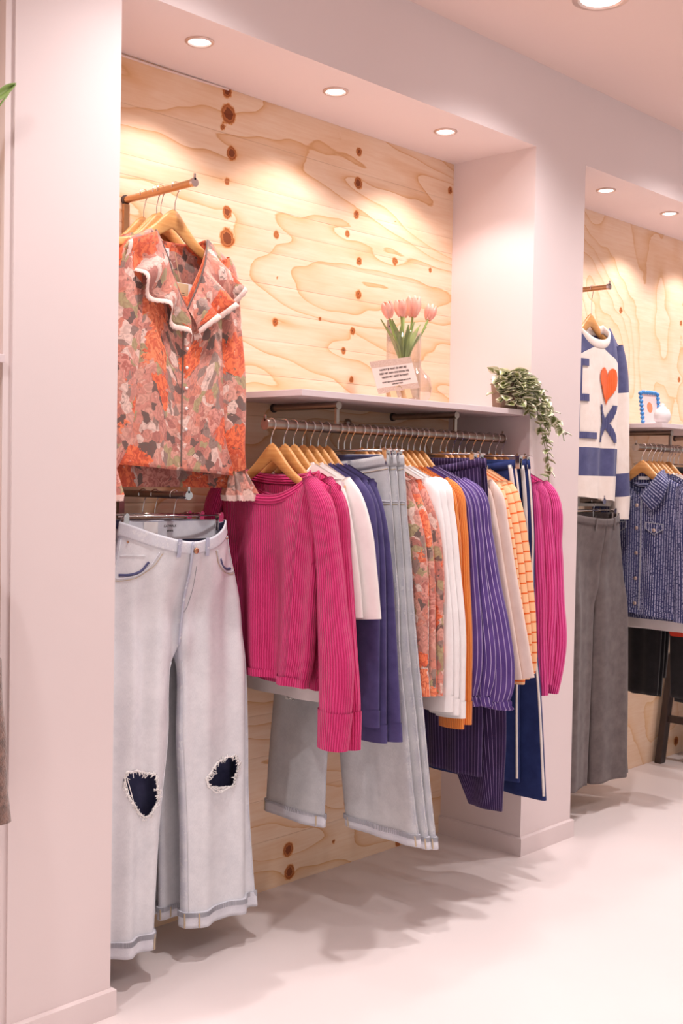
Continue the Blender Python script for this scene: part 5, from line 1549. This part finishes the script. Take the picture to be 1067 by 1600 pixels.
vines = [[(0, -.01, .08), (.03, -.05, .11), (.06, -.085, .05), (.085, -.10, -.03), (.095, -.108, -.12), (.11, -.108, -.20), (.118, -.105, -.272)],
         [(.01, -.01, .08), (.05, -.06, .10), (.09, -.10, .03), (.13, -.125, -.04), (.155, -.13, -.075), (.165, -.13, -.10)],
         [(0, -.01, .08), (.02, -.045, .12), (.045, -.075, .07), (.065, -.085, 0), (.085, -.095, -.08), (.10, -.10, -.13)],
         [(0, .01, .08), (-.01, -.03, .12), (.0, -.055, .10), (.02, -.07, .04), (.04, -.08, -.03)],
         [(.0, .0, .08), (.03, -.03, .13), (.07, -.07, .08), (.095, -.10, .0), (.11, -.112, -.07)]]
for vi, vn in enumerate(vines):
    C = smooth_pts(vn, 40)
    MB().tube(C, .0016, 5).build('vine', MAT['tulip_leaf'], pl, True, rel=False)
    nl = 34 if vi in (0, 1) else 28
    for k in range(nl):
        f = 2+36*k/nl
        p = C[int(f)]
        a = r.uniform(0, 2*PI)
        add_leaf(pl, p, (math.cos(a)*.8+.1, math.sin(a)*.8-.25, -.35+r.normal(0, .35)), r.uniform(.030, .042)*(.85 if f > 25 else 1.0), r.uniform(-.6, .6))
for k in range(150):
    a = r.uniform(0, 2*PI) if k < 80 else r.uniform(PI*.9, PI*1.75); rad = r.uniform(.0, .05) if k < 80 else r.uniform(.038, .058)
    add_leaf(pl, (rad*math.cos(a)+.008, rad*math.sin(a)-.018, .070+r.uniform(-.02 if k < 80 else -.055, .055 if k < 80 else .03)), (math.cos(a), math.sin(a)-.4, r.uniform(-.5, .8)), r.uniform(.034, .046), r.uniform(-.6, .6))

# ------------------------------------------------------------------ far shelf: beaded frame and jar
bf = thing('beaded_frame', 'blue bobble-edged picture frame with orange print on the far shelf', 'picture frame', (X3+.70, .10, SZ))
bf.rotation_euler = (math.radians(-8), 0, math.radians(-8))
fw, fh = .052, .125
MB().box((-fw, .002, .004), (fw, .008, fh)).build('back_panel', MAT['rose_paper'], bf, rel=False)
MB().lathe([(.0005, -.001), (.022, 0), (.022, .001)], 24, (0, .0015, .07), 'y').build('oval_print', MAT['orange_paint'], bf, rel=False).scale = (.8, 1, 1.0)
BEAD = mesh_of(MB().lathe([(.0005, -.009), (.005, -.0075), (.0085, -.003), (.009, 0), (.0085, .003), (.005, .0075), (.0005, .009)], 12), MAT['bluebead'])
for sx in (-1, 1):
    for k in range(8):
        part('bead', BEAD, bf, (sx*(fw+.004), 0, .010+k*.0165))
for k in range(6):
    part('bead', BEAD, bf, (-fw+.012+k*.016, 0, fh+.006))
jr = thing('lidded_jar', 'small round white ceramic jar beside the beaded frame', 'jar', (X3+.655, .03, SZ))
MB().lathe([(.0005, 0), (.02, 0), (.032, .015), (.034, .035), (.026, .055), (.016, .060)], 28, (0, 0, 0)).build('jar_body', MAT['ceramic'], jr, True, rel=False)
MB().lathe([(.017, .060), (.015, .066), (.006, .070), (.008, .078), (.0005, .082)], 28, (0, 0, 0)).build('lid', MAT['ceramic'], jr, True, rel=False)

# ------------------------------------------------------------------ left bay: shelf, leaf and fur coat at the picture edge
sb = MB().box((-1.2, -.005, 1.512), (-.2925, .034, 1.530)).build('shelf_board', MAT['shelf'], None, bevel=.001)
tag(sb, 'thin pale shelf edge at the left picture border', 'shelf')
lp = thing('leafy_plant', 'green plant with one leaf showing at the left picture edge', 'plant', (-.40, -.01, 1.53))
MB().lathe([(.001, 0), (.03, 0), (.036, .07), (.034, .07), (.001, .06)], 20, (0, 0, 0)).build('pot', MAT['sand'], lp, True, rel=False)
MAT['green_leaf'] = m_plain('green_leaf', (150, 176, 100), .5, var=.15)
for k, (dx, dz) in enumerate(((.098, .545), (.03, .50), (-.05, .52), (-.08, .42))):
    c = smooth_pts([(0, 0, .06), (dx*.3, -.01, dz*.5), (dx*.75, -.012, dz*.93), (dx, -.015, dz)], 14)
    MB().tube(c, .0022, 5).build('stem', MAT['green_leaf'], lp, True, rel=False)
    b0 = c[-1]; n = 8
    Q = np.array([[b0+np.array((-.05+.06*v, -.004-.01*abs(u), -.03+.05*v+u*.013*math.sin(PI*(v*.9+.05)))) for u in np.linspace(-1, 1, 5)] for v in np.linspace(0, 1, n)])
    MB().grid(Q).build('leaf', MAT['green_leaf'], lp, True, rel=False, solid=.0008)
d = dict(zn=1.30, zs=1.24, zh=.545, nhw=.08, W=[(1.36, .19), (1.24, .195), (.92, .198), (.89, .226), (.80, .229), (.72, .240), (.62, .242), (.545, .252)], tc=.035, th=.045, amp=.008, seed=6, nu=90, nv=60,
         sleeves=[[(.19, 1.23, .07), (.205, 1.1, .10), (.20, .95, .10), (.195, .90, .10)], [(-.19, 1.23, .07), (-.23, 1.0, .11), (-.24, .8, .11)]], sth=.03)
hang_top('fur_coat', 'brown fur coat cut off by the left picture edge', 'coat', None, (-.562, -.065), 0.0, MAT['fur'], d)
